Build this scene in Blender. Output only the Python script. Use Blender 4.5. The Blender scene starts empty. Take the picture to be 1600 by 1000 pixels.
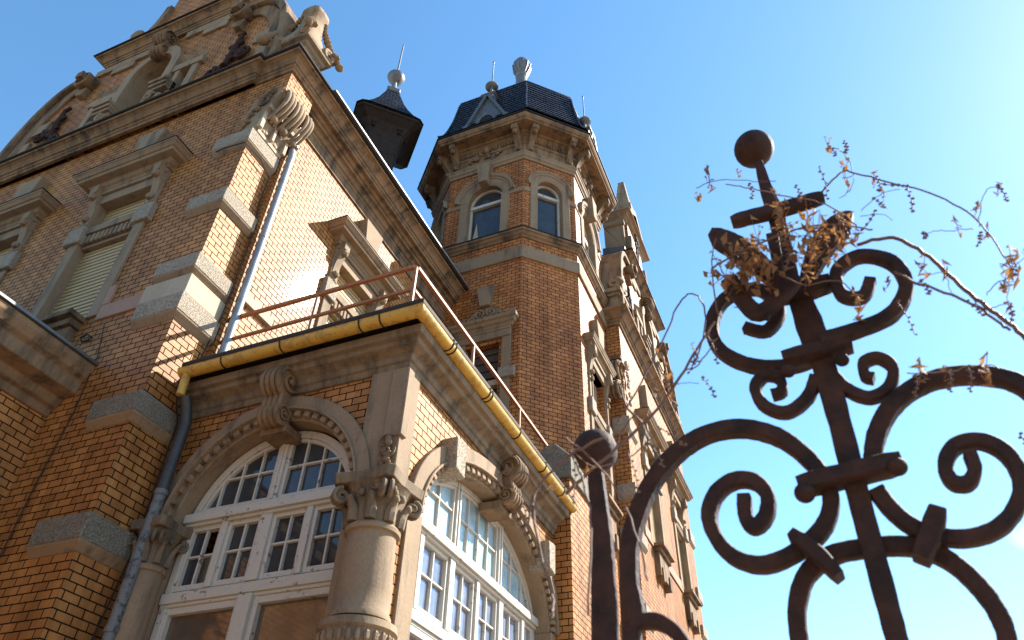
import bpy, math, random
from mathutils import Vector, Matrix
from mathutils.geometry import tessellate_polygon
R_ = random.Random(7)
PI = math.pi
S = bpy.context.scene
C = S.collection

# ------------------------------------------------------------------ camera
cd = bpy.data.cameras.new('camera'); cam = bpy.data.objects.new('camera', cd); C.objects.link(cam)
XR = Vector((0.92278571, 0.38446552, 0.02554995))       # camera right in the world
XD = Vector((-0.23040551, 0.60373102, -0.76316588))     # camera down
XF = Vector((-0.30883627, 0.69835172, 0.64569733))      # camera forward
CAM = Vector((0, 0, 1.6))
M = Matrix((( XR.x, -XD.x, -XF.x, CAM.x), (XR.y, -XD.y, -XF.y, CAM.y), (XR.z, -XD.z, -XF.z, CAM.z), (0, 0, 0, 1)))
cam.matrix_world = M
cd.sensor_width = 36; cd.lens = 1162.51 / 1600 * 36
cd.clip_start = 0.05; cd.clip_end = 4000
cd.dof.use_dof = True; cd.dof.focus_distance = 9.0; cd.dof.aperture_fstop = 9.0
S.camera = cam

# ------------------------------------------------------------------ light
SUN_EL, SUN_AZ = math.radians(40.5), math.radians(43.5)     # azimuth from +Y towards +X
w = bpy.data.worlds.new('World'); S.world = w; w.use_nodes = True
wn = w.node_tree.nodes; wl = w.node_tree.links
sky = wn.new('ShaderNodeTexSky'); sky.sky_type = 'NISHITA'; sky.sun_disc = False
sky.sun_elevation = SUN_EL; sky.sun_rotation = SUN_AZ
sky.air_density = 1.0; sky.dust_density = 0.15; sky.ozone_density = 1.5
bg = wn['Background']; bg.inputs['Strength'].default_value = 0.105
# two small wisps of cloud low in the sky
tc = wn.new('ShaderNodeTexCoord')
nz = wn.new('ShaderNodeTexNoise'); nz.inputs['Scale'].default_value = 26; nz.inputs['Detail'].default_value = 6
wl.new(tc.outputs['Generated'], nz.inputs['Vector'])
hsv = wn.new('ShaderNodeHueSaturation'); hsv.inputs['Hue'].default_value = .492; hsv.inputs['Saturation'].default_value = 1.18; hsv.inputs['Value'].default_value = 1.12
wl.new(sky.outputs['Color'], hsv.inputs['Color']); prev = hsv.outputs['Color']
def wmath(op, a, b):
    n = wn.new('ShaderNodeMath'); n.operation = op
    for i, v in enumerate((a, b)):
        if v is None: continue
        if isinstance(v, (int, float)): n.inputs[i].default_value = v
        else: wl.new(v, n.inputs[i])
    return n.outputs[0]
for d, c0 in (((0.211, 0.911, 0.355), 0.99975), ((0.225, 0.922, 0.316), 0.99985)):
    dv = Vector(d).normalized()
    dp = wn.new('ShaderNodeVectorMath'); dp.operation = 'DOT_PRODUCT'
    wl.new(tc.outputs['Generated'], dp.inputs[0]); dp.inputs[1].default_value = dv
    t = wmath('SUBTRACT', dp.outputs['Value'], c0)
    t = wmath('DIVIDE', t, 1 - c0)
    t = wmath('ADD', t, wmath('MULTIPLY', wmath('SUBTRACT', nz.outputs['Fac'], 0.55), 4.5))
    n = wn.new('ShaderNodeMath'); n.operation = 'MULTIPLY'; n.use_clamp = True
    wl.new(t, n.inputs[0]); n.inputs[1].default_value = 0.35
    mx = wn.new('ShaderNodeMixRGB'); wl.new(n.outputs[0], mx.inputs['Fac']); wl.new(prev, mx.inputs[1]); mx.inputs[2].default_value = (5.0, 5.1, 5.3, 1)
    prev = mx.outputs[0]
wl.new(prev, bg.inputs['Color'])
sd = bpy.data.lights.new('sun', 'SUN'); sd.energy = 5.0; sd.angle = math.radians(0.55); sd.color = (1, .95, .86)
so = bpy.data.objects.new('sun', sd); C.objects.link(so)
sdir = Vector((math.sin(SUN_AZ) * math.cos(SUN_EL), math.cos(SUN_AZ) * math.cos(SUN_EL), math.sin(SUN_EL)))
so.rotation_euler = sdir.to_track_quat('Z', 'Y').to_euler(); so.location = sdir * 60
vs = S.view_settings; vs.view_transform = 'Standard'; vs.look = 'None'; vs.exposure = 1.5; vs.gamma = 1
S.cycles.max_bounces = 6

# ------------------------------------------------------------------ materials
def mat(name):
    m = bpy.data.materials.new(name); m.use_nodes = True
    nt = m.node_tree; b = nt.nodes['Principled BSDF']
    return m, nt, b
def node(nt, typ, **kw):
    n = nt.nodes.new(typ)
    for k, v in kw.items():
        if k in n.inputs.keys(): n.inputs[k].default_value = v
        else: setattr(n, k, v)
    return n
def ramp(nt, src, stops):
    r = nt.nodes.new('ShaderNodeValToRGB'); e = r.color_ramp.elements
    while len(e) < len(stops): e.new(.5)
    for el, (p, c) in zip(e, stops):
        el.position = p; el.color = c if len(c) == 4 else (*c, 1)
    nt.links.new(src, r.inputs['Fac']); return r.outputs['Color']
def noise(nt, scale, detail=5, rough=.6, coord='Object', stretch=None):
    t = nt.nodes.new('ShaderNodeTexCoord'); n = node(nt, 'ShaderNodeTexNoise', Scale=scale, Detail=detail, Roughness=rough)
    if stretch:
        mp = nt.nodes.new('ShaderNodeMapping'); mp.inputs['Scale'].default_value = stretch
        nt.links.new(t.outputs[coord], mp.inputs['Vector']); nt.links.new(mp.outputs['Vector'], n.inputs['Vector'])
    else: nt.links.new(t.outputs[coord], n.inputs['Vector'])
    return n.outputs['Fac']
def mix(nt, fac, a, b, mode='MIX'):
    m = nt.nodes.new('ShaderNodeMixRGB'); m.blend_type = mode
    for i, v in zip(('Fac', 'Color1', 'Color2'), (fac, a, b)):
        if isinstance(v, (int, float)): m.inputs[i].default_value = v
        elif isinstance(v, tuple): m.inputs[i].default_value = (*v, 1)
        else: nt.links.new(v, m.inputs[i])
    return m.outputs['Color']
def bump(nt, b, h, strength, dist):
    n = node(nt, 'ShaderNodeBump', Strength=strength, Distance=dist)
    nt.links.new(h, n.inputs['Height']); nt.links.new(n.outputs['Normal'], b.inputs['Normal'])

def m_brick(name, c1, c2, mortar, bw=.165, bh=.0776, ms=.0064, rough=.58, gloss=.23, coat=.02):
    m, nt, b = mat(name)
    uv = nt.nodes.new('ShaderNodeUVMap')
    br = node(nt, 'ShaderNodeTexBrick', Scale=1.0, offset=.5, squash=1.0)
    br.inputs['Brick Width'].default_value = bw; br.inputs['Row Height'].default_value = bh
    br.inputs['Mortar Size'].default_value = ms; br.inputs['Mortar Smooth'].default_value = .25
    br.inputs['Bias'].default_value = -.15
    br.inputs['Color1'].default_value = (*c1, 1); br.inputs['Color2'].default_value = (*c2, 1); br.inputs['Mortar'].default_value = (*mortar, 1)
    nt.links.new(uv.outputs['UV'], br.inputs['Vector'])
    big = noise(nt, .9, 6, .65)
    fine = noise(nt, 38, 4)
    strk = noise(nt, 1.3, 5, .7, stretch=(3, 3, .35))
    dirt = ramp(nt, strk, [(.38, (.50, .46, .44)), (.60, (1, 1, 1))])
    warm = ramp(nt, big, [(.3, (.84, .80, .78)), (.7, (1.08, 1.04, 1))])
    col = mix(nt, 1.0, br.outputs['Color'], warm, 'MULTIPLY')
    col = mix(nt, .75, col, dirt, 'MULTIPLY')
    col = mix(nt, .3, col, ramp(nt, fine, [(.3, (.7, .7, .7)), (.7, (1.15, 1.15, 1.15))]), 'MULTIPLY')
    nt.links.new(col, b.inputs['Base Color'])
    b.inputs['Coat Roughness'].default_value = .085
    def by_joint(sock, brick, joint):                       # glazed brick, matt joint
        mr = nt.nodes.new('ShaderNodeMapRange'); mr.inputs['To Min'].default_value = brick; mr.inputs['To Max'].default_value = joint
        nt.links.new(br.outputs['Fac'], mr.inputs['Value']); nt.links.new(mr.outputs['Result'], b.inputs[sock])
    by_joint('Roughness', rough, .95); by_joint('Specular IOR Level', gloss, .0); by_joint('Coat Weight', coat, .0)
    inv = nt.nodes.new('ShaderNodeMath'); inv.operation = 'MULTIPLY_ADD'; inv.inputs[1].default_value = -1; nt.links.new(br.outputs['Fac'], inv.inputs[0])
    nt.links.new(mix(nt, .06, (1, 1, 1), fine), inv.inputs[2])
    bump(nt, b, inv.outputs[0], .8, .006)
    return m

def m_stone(name, ca, cb, dark, rough=.85, pit=0.0, dirt=.62, joint=None):
    m, nt, b = mat(name)
    n1 = noise(nt, 2.1, 6, .65); n2 = noise(nt, 45, 5); st = noise(nt, 1.7, 6, .7, stretch=(2.6, 2.6, .5))
    col = ramp(nt, n1, [(.3, ca), (.7, cb)])
    col = mix(nt, ramp(nt, st, [(dirt - .10, (0, 0, 0)), (dirt + .10, (1, 1, 1))]), col, dark)
    col = mix(nt, .45, col, ramp(nt, n2, [(.3, (.7, .7, .7)), (.7, (1.12, 1.12, 1.12))]), 'MULTIPLY')
    h = n2
    if pit:
        t = nt.nodes.new('ShaderNodeTexCoord')
        v = node(nt, 'ShaderNodeTexNoise', Scale=62.0, Detail=2.5); nt.links.new(t.outputs['Object'], v.inputs['Vector'])
        pr = ramp(nt, v.outputs['Fac'], [(.40, (0, 0, 0)), (.50, (1, 1, 1))])
        col = mix(nt, .8, col, ramp(nt, v.outputs['Fac'], [(.38, (.62, .60, .57)), (.52, (1, 1, 1))]), 'MULTIPLY')
        h = mix(nt, .35, pr, n2)
    nt.links.new(col, b.inputs['Base Color']); b.inputs['Roughness'].default_value = rough
    b.inputs['Specular IOR Level'].default_value = .25
    bump(nt, b, h, .9 if pit else .5, .012 if pit else .006)
    return m

def m_plain(name, ca, cb, scale=12, rough=.6, metal=0, bs=.2, bd=.003, spec=.5):
    m, nt, b = mat(name)
    n = noise(nt, scale, 6, .65)
    nt.links.new(ramp(nt, n, [(.33, ca), (.67, cb)]), b.inputs['Base Color'])
    b.inputs['Roughness'].default_value = rough; b.inputs['Metallic'].default_value = metal; b.inputs['Specular IOR Level'].default_value = spec
    if bs: bump(nt, b, noise(nt, scale * 4, 4), bs, bd)
    return m

def m_paint(name, paint, wood, amount=.6, rough=.55):
    m, nt, b = mat(name)
    n = noise(nt, 17, 8, .72); n2 = noise(nt, 5, 3)
    s = nt.nodes.new('ShaderNodeMath'); s.operation = 'MULTIPLY_ADD'; s.inputs[1].default_value = .35; nt.links.new(n2, s.inputs[0]); nt.links.new(n, s.inputs[2])
    fac = ramp(nt, s.outputs[0], [(amount + .12, (0, 0, 0)), (amount + .155, (1, 1, 1))])
    p = mix(nt, .5, paint, ramp(nt, noise(nt, 60, 3), [(.3, (.8, .8, .78)), (.7, (1, 1, 1))]), 'MULTIPLY')
    nt.links.new(mix(nt, fac, p, wood), b.inputs['Base Color']); b.inputs['Roughness'].default_value = rough
    bump(nt, b, mix(nt, 1.0, (1, 1, 1), fac, 'SUBTRACT'), .5, .003)
    return m

def m_glass(name, base, ior=1.9, rough=.03, wob=.0):
    m, nt, b = mat(name)
    b.inputs['Base Color'].default_value = (*base, 1); b.inputs['Roughness'].default_value = rough; b.inputs['IOR'].default_value = ior
    nt.links.new(ramp(nt, noise(nt, 3, 5, .7), [(.35, tuple(c * .7 for c in base)), (.7, tuple(min(1, c * 1.25 + .004) for c in base))]), b.inputs['Base Color'])
    if wob: bump(nt, b, noise(nt, 30 if wob > .3 else 1.6, 2), wob, .004)
    return m

BRICK = m_brick('clinker_brick', (.51, .235, .070), (.36, .152, .044), (.030, .019, .012))
BRICKT = m_brick('tower_brick', (.55, .225, .068), (.35, .128, .038), (.030, .019, .012))
STONE = m_stone('sandstone', (.315, .222, .138), (.235, .165, .105), (.10, .077, .055))
STONED = m_stone('weathered_sandstone', (.275, .172, .092), (.205, .127, .072), (.065, .047, .034), dirt=.56)
SOOT = m_stone('sooty_sandstone', (.25, .18, .115), (.19, .14, .09), (.075, .06, .045), dirt=.55)
STONEP = m_stone('pale_sandstone', (.46, .37, .27), (.39, .31, .22), (.22, .18, .14), dirt=.72)
PINK = m_stone('reddish_sandstone', (.40, .24, .17), (.34, .20, .14), (.2, .13, .1), dirt=.75)
ROUGH = m_stone('vermiculated_stone', (.40, .33, .25), (.33, .27, .20), (.17, .145, .12), pit=1, dirt=.75)
GREYST = m_stone('grey_granite', (.26, .225, .17), (.19, .17, .13), (.13, .12, .10), pit=1, dirt=.75)
SLATE = m_brick('slate', (.034, .038, .055), (.022, .025, .040), (.003, .003, .004), bw=.17, bh=.131, ms=.009, rough=.42, gloss=.4, coat=.0)
ZINC = m_plain('zinc', (.30, .31, .32), (.19, .195, .20), 7, .45, .4)
LEAD = m_plain('lead_sheet', (.15, .15, .15), (.09, .09, .092), 8, .5, .5)
FLASH = m_plain('dark_flashing', (.045, .036, .030), (.025, .021, .018), 20, .7, spec=.2)
YEL = m_paint('yellow_gutter_paint', (.58, .35, .055), (.40, .235, .045), .58, .42)
RUST = m_plain('rusty_rail', (.42, .155, .042), (.25, .080, .026), 40, .6)
IRON = m_plain('rusty_wrought_iron', (.018, .012, .012), (.070, .031, .022), 22, .75, .0, 1.0, .003, .3)
FINIAL = m_plain('weathered_zinc', (.19, .19, .19), (.11, .11, .112), 6, .5, .35)
IRON2 = m_plain('anchor_iron', (.035, .020, .016), (.06, .028, .020), 25, .8, spec=.15)
WHITE = m_paint('peeling_white_paint', (.54, .50, .43), (.19, .135, .10), .66)
WHITED = m_paint('weathered_white_timber', (.52, .48, .41), (.17, .12, .085), .66)
SHUT = m_plain('cream_roller_shutter', (.48, .35, .17), (.40, .29, .14), 5, .5)
GLASS = m_glass('window_glass', (.042, .045, .050), 1.48, .02, .12)
GLASSB = m_glass('hammered_blue_glass', (.36, .52, .60), 1.5, .18, .5)
GLASSL = m_glass('sky_tinted_glass', (.17, .20, .27), 2.0, .03, .12)  # paler copy of the window glass, reflected sky put into its colour
DARK = m_plain('interior_shade', (.010, .008, .007), (.02, .015, .012), 3, .9, bs=0)  # near-black colour stands in for the shade inside openings
BOARD = m_plain('brown_boarding', (.11, .06, .04), (.07, .04, .028), 4, .6)
PIPEW = m_paint('peeling_grey_pipe', (.15, .15, .148), (.05, .048, .047), .58)
PIPED = m_plain('dark_pipe', (.05, .05, .052), (.03, .03, .03), 12, .5)
WOODD = m_plain('dark_soffit_timber', (.035, .025, .019), (.02, .014, .011), 9, .8, spec=.25)
GRASS = m_plain('sandy_ground', (.17, .115, .075), (.22, .15, .10), .8, .95)
BARK = m_plain('bark', (.05, .035, .025), (.09, .065, .05), 30, .9)
STEM = m_plain('vine_stem', (.13, .07, .055), (.20, .12, .09), 60, .7)
def m_leaf(name, a, b_):
    m, nt, b = mat(name)
    nt.links.new(ramp(nt, noise(nt, 55, 3), [(.35, a), (.65, b_)]), b.inputs['Base Color'])
    b.inputs['Roughness'].default_value = .75
    tr = nt.nodes.new('ShaderNodeBsdfTranslucent'); tr.inputs['Color'].default_value = (.50, .24, .08, 1)
    ms = nt.nodes.new('ShaderNodeMixShader'); ms.inputs['Fac'].default_value = .4
    nt.links.new(b.outputs[0], ms.inputs[1]); nt.links.new(tr.outputs[0], ms.inputs[2])
    nt.links.new(ms.outputs[0], nt.nodes['Material Output'].inputs['Surface'])
    return m
LEAF = m_leaf('dried_leaf', (.19, .105, .055), (.40, .25, .13))

# ------------------------------------------------------------------ geometry helpers
class F:
    """a wall: u runs along it, v is height, d is out from it"""
    def __init__(s, o, u):
        s.o = Vector(o); s.u = Vector(u).normalized(); s.n = s.u.cross(Vector((0, 0, 1)))
    def __call__(s, u, v, d=0.0): return s.o + s.u * u + Vector((0, 0, v)) + s.n * d

class MB:
    def __init__(s): s.v = []; s.f = []; s.cut = []
    def nxt(s):
        """what follows is a piece, and an object, of its own"""
        if s.f and (not s.cut or s.cut[-1] != (len(s.v), len(s.f))): s.cut.append((len(s.v), len(s.f)))
    def pieces(s):
        out = []; pv = pf = 0
        for v, f in s.cut + [(len(s.v), len(s.f))]:
            if f > pf:
                m = MB(); m.v = s.v[pv:v]; m.f = [tuple(i - pv for i in q) for q in s.f[pf:f]]; out.append(m)
            pv, pf = v, f
        return out
    def add(s, vs, fs):
        b = len(s.v); s.v += [tuple(p) for p in vs]; s.f += [tuple(b + i for i in f) for f in fs]
    def quad(s, *p): s.add(p, [tuple(range(len(p)))])
    def box(s, fr, u0, u1, v0, v1, d0, d1, taper=0, slope=0):
        """slope: the top's outer edge drops; taper: the bottom is narrower on each side"""
        p = [fr(u0 + taper, v0, d0), fr(u1 - taper, v0, d0), fr(u1 - taper, v0, d1), fr(u0 + taper, v0, d1),
             fr(u0, v1, d0), fr(u1, v1, d0), fr(u1, v1 - slope, d1), fr(u0, v1 - slope, d1)]
        s.add(p, [(0, 1, 2, 3), (7, 6, 5, 4), (3, 2, 6, 7), (1, 5, 6, 2), (0, 3, 7, 4), (0, 4, 5, 1)][:6])
    def prism(s, fr, pts, d0, d1, cap0=True):
        n = len(pts); a = [fr(u, v, d0) for u, v in pts]; b = [fr(u, v, d1) for u, v in pts]
        fs = [(i, (i + 1) % n, n + (i + 1) % n, n + i) for i in range(n)]
        for t in tessellate_polygon([[Vector((u, v, 0)) for u, v in pts]]):
            fs.append(tuple(n + i for i in t))
            if cap0: fs.append(tuple(reversed(t)))
        s.add(a + b, fs)
    def side_prism(s, fr, u0, u1, prof):
        """prof: [(d, v)] drawn in the plane square to the wall, extruded along u"""
        n = len(prof); a = [fr(u0, v, d) for d, v in prof]; b = [fr(u1, v, d) for d, v in prof]
        fs = [(i, (i + 1) % n, n + (i + 1) % n, n + i) for i in range(n)]
        for t in tessellate_polygon([[Vector((d, v, 0)) for d, v in prof]]):
            fs.append(tuple(n + i for i in t)); fs.append(tuple(reversed(t)))
        s.add(a + b, fs)
    def sheet(s, fr, outer, holes=(), d=0.0, reveal=.3):
        polys = [list(outer)] + [list(h) for h in holes]
        flat = [p for q in polys for p in q]
        tri = tessellate_polygon([[Vector((u, v, 0)) for u, v in q] for q in polys])
        s.add([fr(u, v, d) for u, v in flat], [tuple(t) for t in tri])
        for h in holes:
            n = len(h); s.add([fr(u, v, d) for u, v in h] + [fr(u, v, d - reveal) for u, v in h], [(i, (i + 1) % n, n + (i + 1) % n, n + i) for i in range(n)])
    def sweep(s, prof, path, closed=False, caps=True):
        """prof [(out, z)], path [(x, y)]; out is to the right of the way the path runs"""
        n = len(path); m = len(prof); rings = []
        nr = []
        for i in range(n if closed else n - 1):
            a, b = Vector(path[i]), Vector(path[(i + 1) % n]); t = (b - a).normalized(); nr.append(Vector((t.y, -t.x)))
        for i in range(n):
            if closed: n1, n2 = nr[i - 1], nr[i]
            else: n1, n2 = nr[max(i - 1, 0)], nr[min(i, n - 2)]
            k = (n1 + n2) / (1 + n1.dot(n2)); rings.append([(path[i][0] + k.x * o, path[i][1] + k.y * o, z) for o, z in prof])
        vs = [p for r in rings for p in r]; fs = []
        for i in range(n if closed else n - 1):
            j = (i + 1) % n
            for q in range(m - 1): fs.append((i * m + q, j * m + q, j * m + q + 1, i * m + q + 1))
        if caps and not closed:
            fs.append(tuple(range(m))); fs.append(tuple((n - 1) * m + q for q in reversed(range(m))))
        s.add(vs, fs)
    def arch(s, fr, cu, cv, a0, b0, a1, b1, d0, d1, t0=0, t1=PI, n=32):
        vs = []; fs = []
        for i in range(n + 1):
            t = t0 + (t1 - t0) * i / n; c, q = math.cos(t), math.sin(t)
            vs += [fr(cu + a0 * c, cv + b0 * q, d0), fr(cu + a0 * c, cv + b0 * q, d1), fr(cu + a1 * c, cv + b1 * q, d1), fr(cu + a1 * c, cv + b1 * q, d0)]
        for i in range(n):
            for k in range(3): fs.append((i * 4 + k, i * 4 + k + 1, i * 4 + 5 + k, i * 4 + 4 + k))
        fs += [(0, 1, 2, 3), (n * 4 + 3, n * 4 + 2, n * 4 + 1, n * 4)]
        s.add(vs, fs)
    def arch_prof(s, fr, cu, cv, prof, t0=0, t1=PI, n=36, kb=1.0):
        """moulding round an arch; prof [(r, d)]"""
        m = len(prof); vs = []; fs = []
        for i in range(n + 1):
            t = t0 + (t1 - t0) * i / n
            vs += [fr(cu + r * math.cos(t), cv + r * kb * math.sin(t), d) for r, d in prof]
        for i in range(n):
            for k in range(m - 1): fs.append((i * m + k, i * m + k + 1, (i + 1) * m + k + 1, (i + 1) * m + k))
        fs += [tuple(range(m)), tuple(n * m + q for q in range(m))]
        s.add(vs, fs)
    def lathe(s, c, prof, n=24, axis=None, caps=True, squash=1):
        c = Vector(c); ax = Vector(axis).normalized() if axis else Vector((0, 0, 1))
        a = ax.orthogonal().normalized(); b = ax.cross(a)
        vs = []; fs = []; m = len(prof)
        for i in range(n):
            t = 2 * PI * i / n
            vs += [c + (a * math.cos(t) + b * math.sin(t) * squash) * r + ax * z for r, z in prof]
        for i in range(n):
            j = (i + 1) % n
            for k in range(m - 1): fs.append((i * m + k, j * m + k, j * m + k + 1, i * m + k + 1))
        if caps:
            fs.append(tuple(i * m + m - 1 for i in range(n))); fs.append(tuple(i * m for i in reversed(range(n))))
        s.add(vs, fs)
    def ball(s, c, r, n=14, sq=(1, 1, 1), fr=None):
        vs = []; fs = []; k = n // 2
        for i in range(k + 1):
            for j in range(n):
                a = PI * i / k; b = 2 * PI * j / n
                q = (r * sq[0] * math.sin(a) * math.cos(b), r * sq[1] * math.sin(a) * math.sin(b), r * sq[2] * math.cos(a))
                vs.append(Vector(c) + (fr.u * q[0] + fr.n * q[1] + Vector((0, 0, q[2])) if fr else Vector(q)))
        for i in range(k):
            for j in range(n): fs.append((i * n + j, i * n + (j + 1) % n, (i + 1) * n + (j + 1) % n, (i + 1) * n + j))
        s.add(vs, fs)
    def tube(s, pts, rad, n=8, up=None, square=None, caps=True):
        """round tube, or a bar of section square=(across, along up)"""
        pts = [Vector(p) for p in pts]; N = len(pts); vs = []; fs = []; ref = up
        for i in range(N):
            t = (pts[min(i + 1, N - 1)] - pts[max(i - 1, 0)]).normalized()
            if up is None:
                if i == 0: a = t.orthogonal().normalized()
                else: a = (a - t * a.dot(t)).normalized()
                b = t.cross(a)
            else:
                b = Vector(up).normalized(); a = t.cross(b).normalized()
            r = rad[i] if isinstance(rad, (list, tuple)) else rad
            if square:
                sx = square[0][i] if isinstance(square[0], (list, tuple)) else square[0]
                k = .18
                for x, y in ((-1, -1 + k), (-1 + k, -1), (1 - k, -1), (1, -1 + k), (1, 1 - k), (1 - k, 1), (-1 + k, 1), (-1, 1 - k)):
                    vs.append(pts[i] + a * x * sx + b * y * square[1])
            else:
                for j in range(n): vs.append(pts[i] + (a * math.cos(2 * PI * j / n) + b * math.sin(2 * PI * j / n)) * r)
        if square: n = 8
        for i in range(N - 1):
            for j in range(n): fs.append((i * n + j, i * n + (j + 1) % n, (i + 1) * n + (j + 1) % n, (i + 1) * n + j))
        if caps: fs += [tuple(reversed(range(n))), tuple((N - 1) * n + j for j in range(n))]
        s.add(vs, fs)
    def build(s, name, m, parent=None, bevel=0, smooth=None, seg=1, recalc=True):
        me = bpy.data.meshes.new(name); me.from_pydata(s.v, [], s.f); me.validate()
        if recalc:
            import bmesh
            bm = bmesh.new(); bm.from_mesh(me); bmesh.ops.remove_doubles(bm, verts=bm.verts, dist=1e-5)
            bmesh.ops.recalc_face_normals(bm, faces=bm.faces); bm.to_mesh(me); bm.free()
        uv = me.uv_layers.new(name='UVMap').data
        for p in me.polygons:
            n = p.normal
            if abs(n.z) < .8: t = Vector((-n.y, n.x, 0)).normalized(); sl = 1 / math.sqrt(max(1e-4, 1 - n.z ** 2))
            for li in p.loop_indices:
                co = me.vertices[me.loops[li].vertex_index].co
                uv[li].uv = (co.dot(t), co.z * sl) if abs(n.z) < .8 else (co.x, co.y)
        if smooth:
            for p in me.polygons: p.use_smooth = True
            me.set_sharp_from_angle(angle=math.radians(smooth))
        me.materials.append(m)
        o = bpy.data.objects.new(name, me); C.objects.link(o)
        if parent: o.parent = parent
        if bevel:
            b = o.modifiers.new('bevel', 'BEVEL'); b.width = bevel; b.segments = seg; b.limit_method = 'ANGLE'; b.angle_limit = math.radians(35)
        return o

def thing(name, label, cat, loc=(0, 0, 0), group=None):
    o = bpy.data.objects.new(name, None); C.objects.link(o); o.location = loc; o.empty_display_size = .3
    o['label'] = label; o['category'] = cat
    if group: o['group'] = group
    return o
def arcpts(cu, cv, a, b, t0, t1, n): return [(cu + a * math.cos(t0 + (t1 - t0) * i / n), cv + b * math.sin(t0 + (t1 - t0) * i / n)) for i in range(n + 1)]
def clip(poly, conv):
    """clip a polygon by a convex counter-clockwise outline"""
    out = poly
    for i in range(len(conv)):
        (ax, ay), (bx, by) = conv[i], conv[(i + 1) % len(conv)]
        ins = lambda p: (bx - ax) * (p[1] - ay) - (by - ay) * (p[0] - ax) >= -1e-9
        src, out = out, []
        for k in range(len(src)):
            p, q = src[k - 1], src[k]
            if ins(p) != ins(q):
                d1 = (bx - ax) * (p[1] - ay) - (by - ay) * (p[0] - ax); d2 = (bx - ax) * (q[1] - ay) - (by - ay) * (q[0] - ax)
                t = d1 / (d1 - d2); out.append((p[0] + (q[0] - p[0]) * t, p[1] + (q[1] - p[1]) * t))
            if ins(q): out.append(q)
        if not out: return []
    return out

# relief ornament pieces -------------------------------------------------
def spiral(mb, fr, cu, cv, r, turns, d, th, start=0, cw=1, n=40):
    pts = []; rad = []
    for i in range(n + 1):
        k = i / n; a = start + cw * turns * 2 * PI * k; q = r * (1 - .86 * k)
        pts.append(fr(cu + q * math.cos(a), cv + q * math.sin(a), d + th * .6 * k)); rad.append(th * (1 - .35 * k))
    mb.tube(pts, rad, 6)
def foliage(mb, fr, pts, r, d, seed=1):
    q = random.Random(seed)
    for u, v in pts:
        for k in range(4):
            a = q.uniform(0, 6.28)
            mb.ball(fr(u + r * .6 * math.cos(a), v + r * .6 * math.sin(a), d), r * q.uniform(.4, .75), 8, (1, .7, q.uniform(.6, 1.3)), fr)
        if q.random() < .6: spiral(mb, fr, u, v, r * 1.1, 1.2, d, r * .25, q.uniform(0, 6), q.choice((-1, 1)), 16)
def scroll_console(mb, fr, u, vt, h, w, proj, ribs=4):
    """big S-shaped scroll bracket: a large roll above, a small one below, ribs down its front"""
    R1 = h * .26; R2 = h * .15
    c1 = (proj - R1, vt - R1); c2 = (R2 + .02, vt - h + R2)
    path = []
    for i in range(13):
        a = PI * .80 - PI * 1.22 * i / 12; path.append((c1[0] + R1 * math.cos(a), c1[1] + R1 * math.sin(a)))
    p0 = path[-1]
    for i in range(1, 8):
        k = i / 8; e = k * k * (3 - 2 * k)
        path.append((p0[0] + (c2[0] + R2 * .75 - p0[0]) * e, p0[1] + (c2[1] + R2 * .7 - p0[1]) * k))
    for i in range(11):
        a = PI * .25 - PI * 1.1 * i / 10; path.append((c2[0] + R2 * math.cos(a), c2[1] + R2 * math.sin(a)))
    body = [(0, vt)] + [(max(d, 0), v) for d, v in path if d > -.0] + [(0, vt - h)]
    mb.side_prism(fr, u - w / 2 + .012, u + w / 2 - .012, body)
    for k in range(ribs):
        uu = u - w / 2 + w * (k + .5) / ribs
        mb.tube([fr(uu, v, d) for d, v in path], w / ribs * .5, 8)
    for sgn in (-1, 1):
        ue = u + sgn * (w / 2 + .004)
        f2 = F(fr(ue, 0, 0), fr.n * 1.0)
        for (c, r) in ((c1, R1), (c2, R2)):
            pts = []
            for i in range(31):
                q = i / 30; a = 2 * PI * 1.7 * q; rr = r * (1 - .85 * q); pts.append(fr(ue, c[1] + rr * math.sin(a), c[0] + rr * math.cos(a)))
            mb.tube(pts, r * .11, 6)
            mb.ball(fr(ue, c[1], c[0]), r * .22, 8)
def bracket(mb, fr, u, w, z0, z1, dt, db):
    """small curved bracket under a hood or an eave"""
    n = 9; prof = [(0, z1)] + [(dt, z1), (dt, z1 - (z1 - z0) * .22)]
    for i in range(n + 1):
        k = i / n; prof.append((db + (dt * .82 - db) * (1 - math.sin(k * PI / 2)), z1 - (z1 - z0) * (.24 + .66 * k)))
    prof += [(db, z0), (0, z0)]
    mb.side_prism(fr, u - w / 2, u + w / 2, prof)
    mb.ball(fr(u, z1 - (z1 - z0) * .30, dt * .80), w * .48, 8)
    mb.ball(fr(u, z0 + (z1 - z0) * .12, db + .02), w * .5, 8, (1, .8, .8), fr)
def keystone(mb, fr, u, v0, v1, w0, w1, d): mb.prism(fr, [(u - w0 / 2, v0), (u + w0 / 2, v0), (u + w1 / 2, v1), (u - w1 / 2, v1)], -.02, d)
def u_path(fr, u0, u1, d):   # plan path round a projecting block, left return, front, right return
    return [fr(u0, 0, -.02).xy, fr(u0, 0, d).xy, fr(u1, 0, d).xy, fr(u1, 0, -.02).xy]

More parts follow.
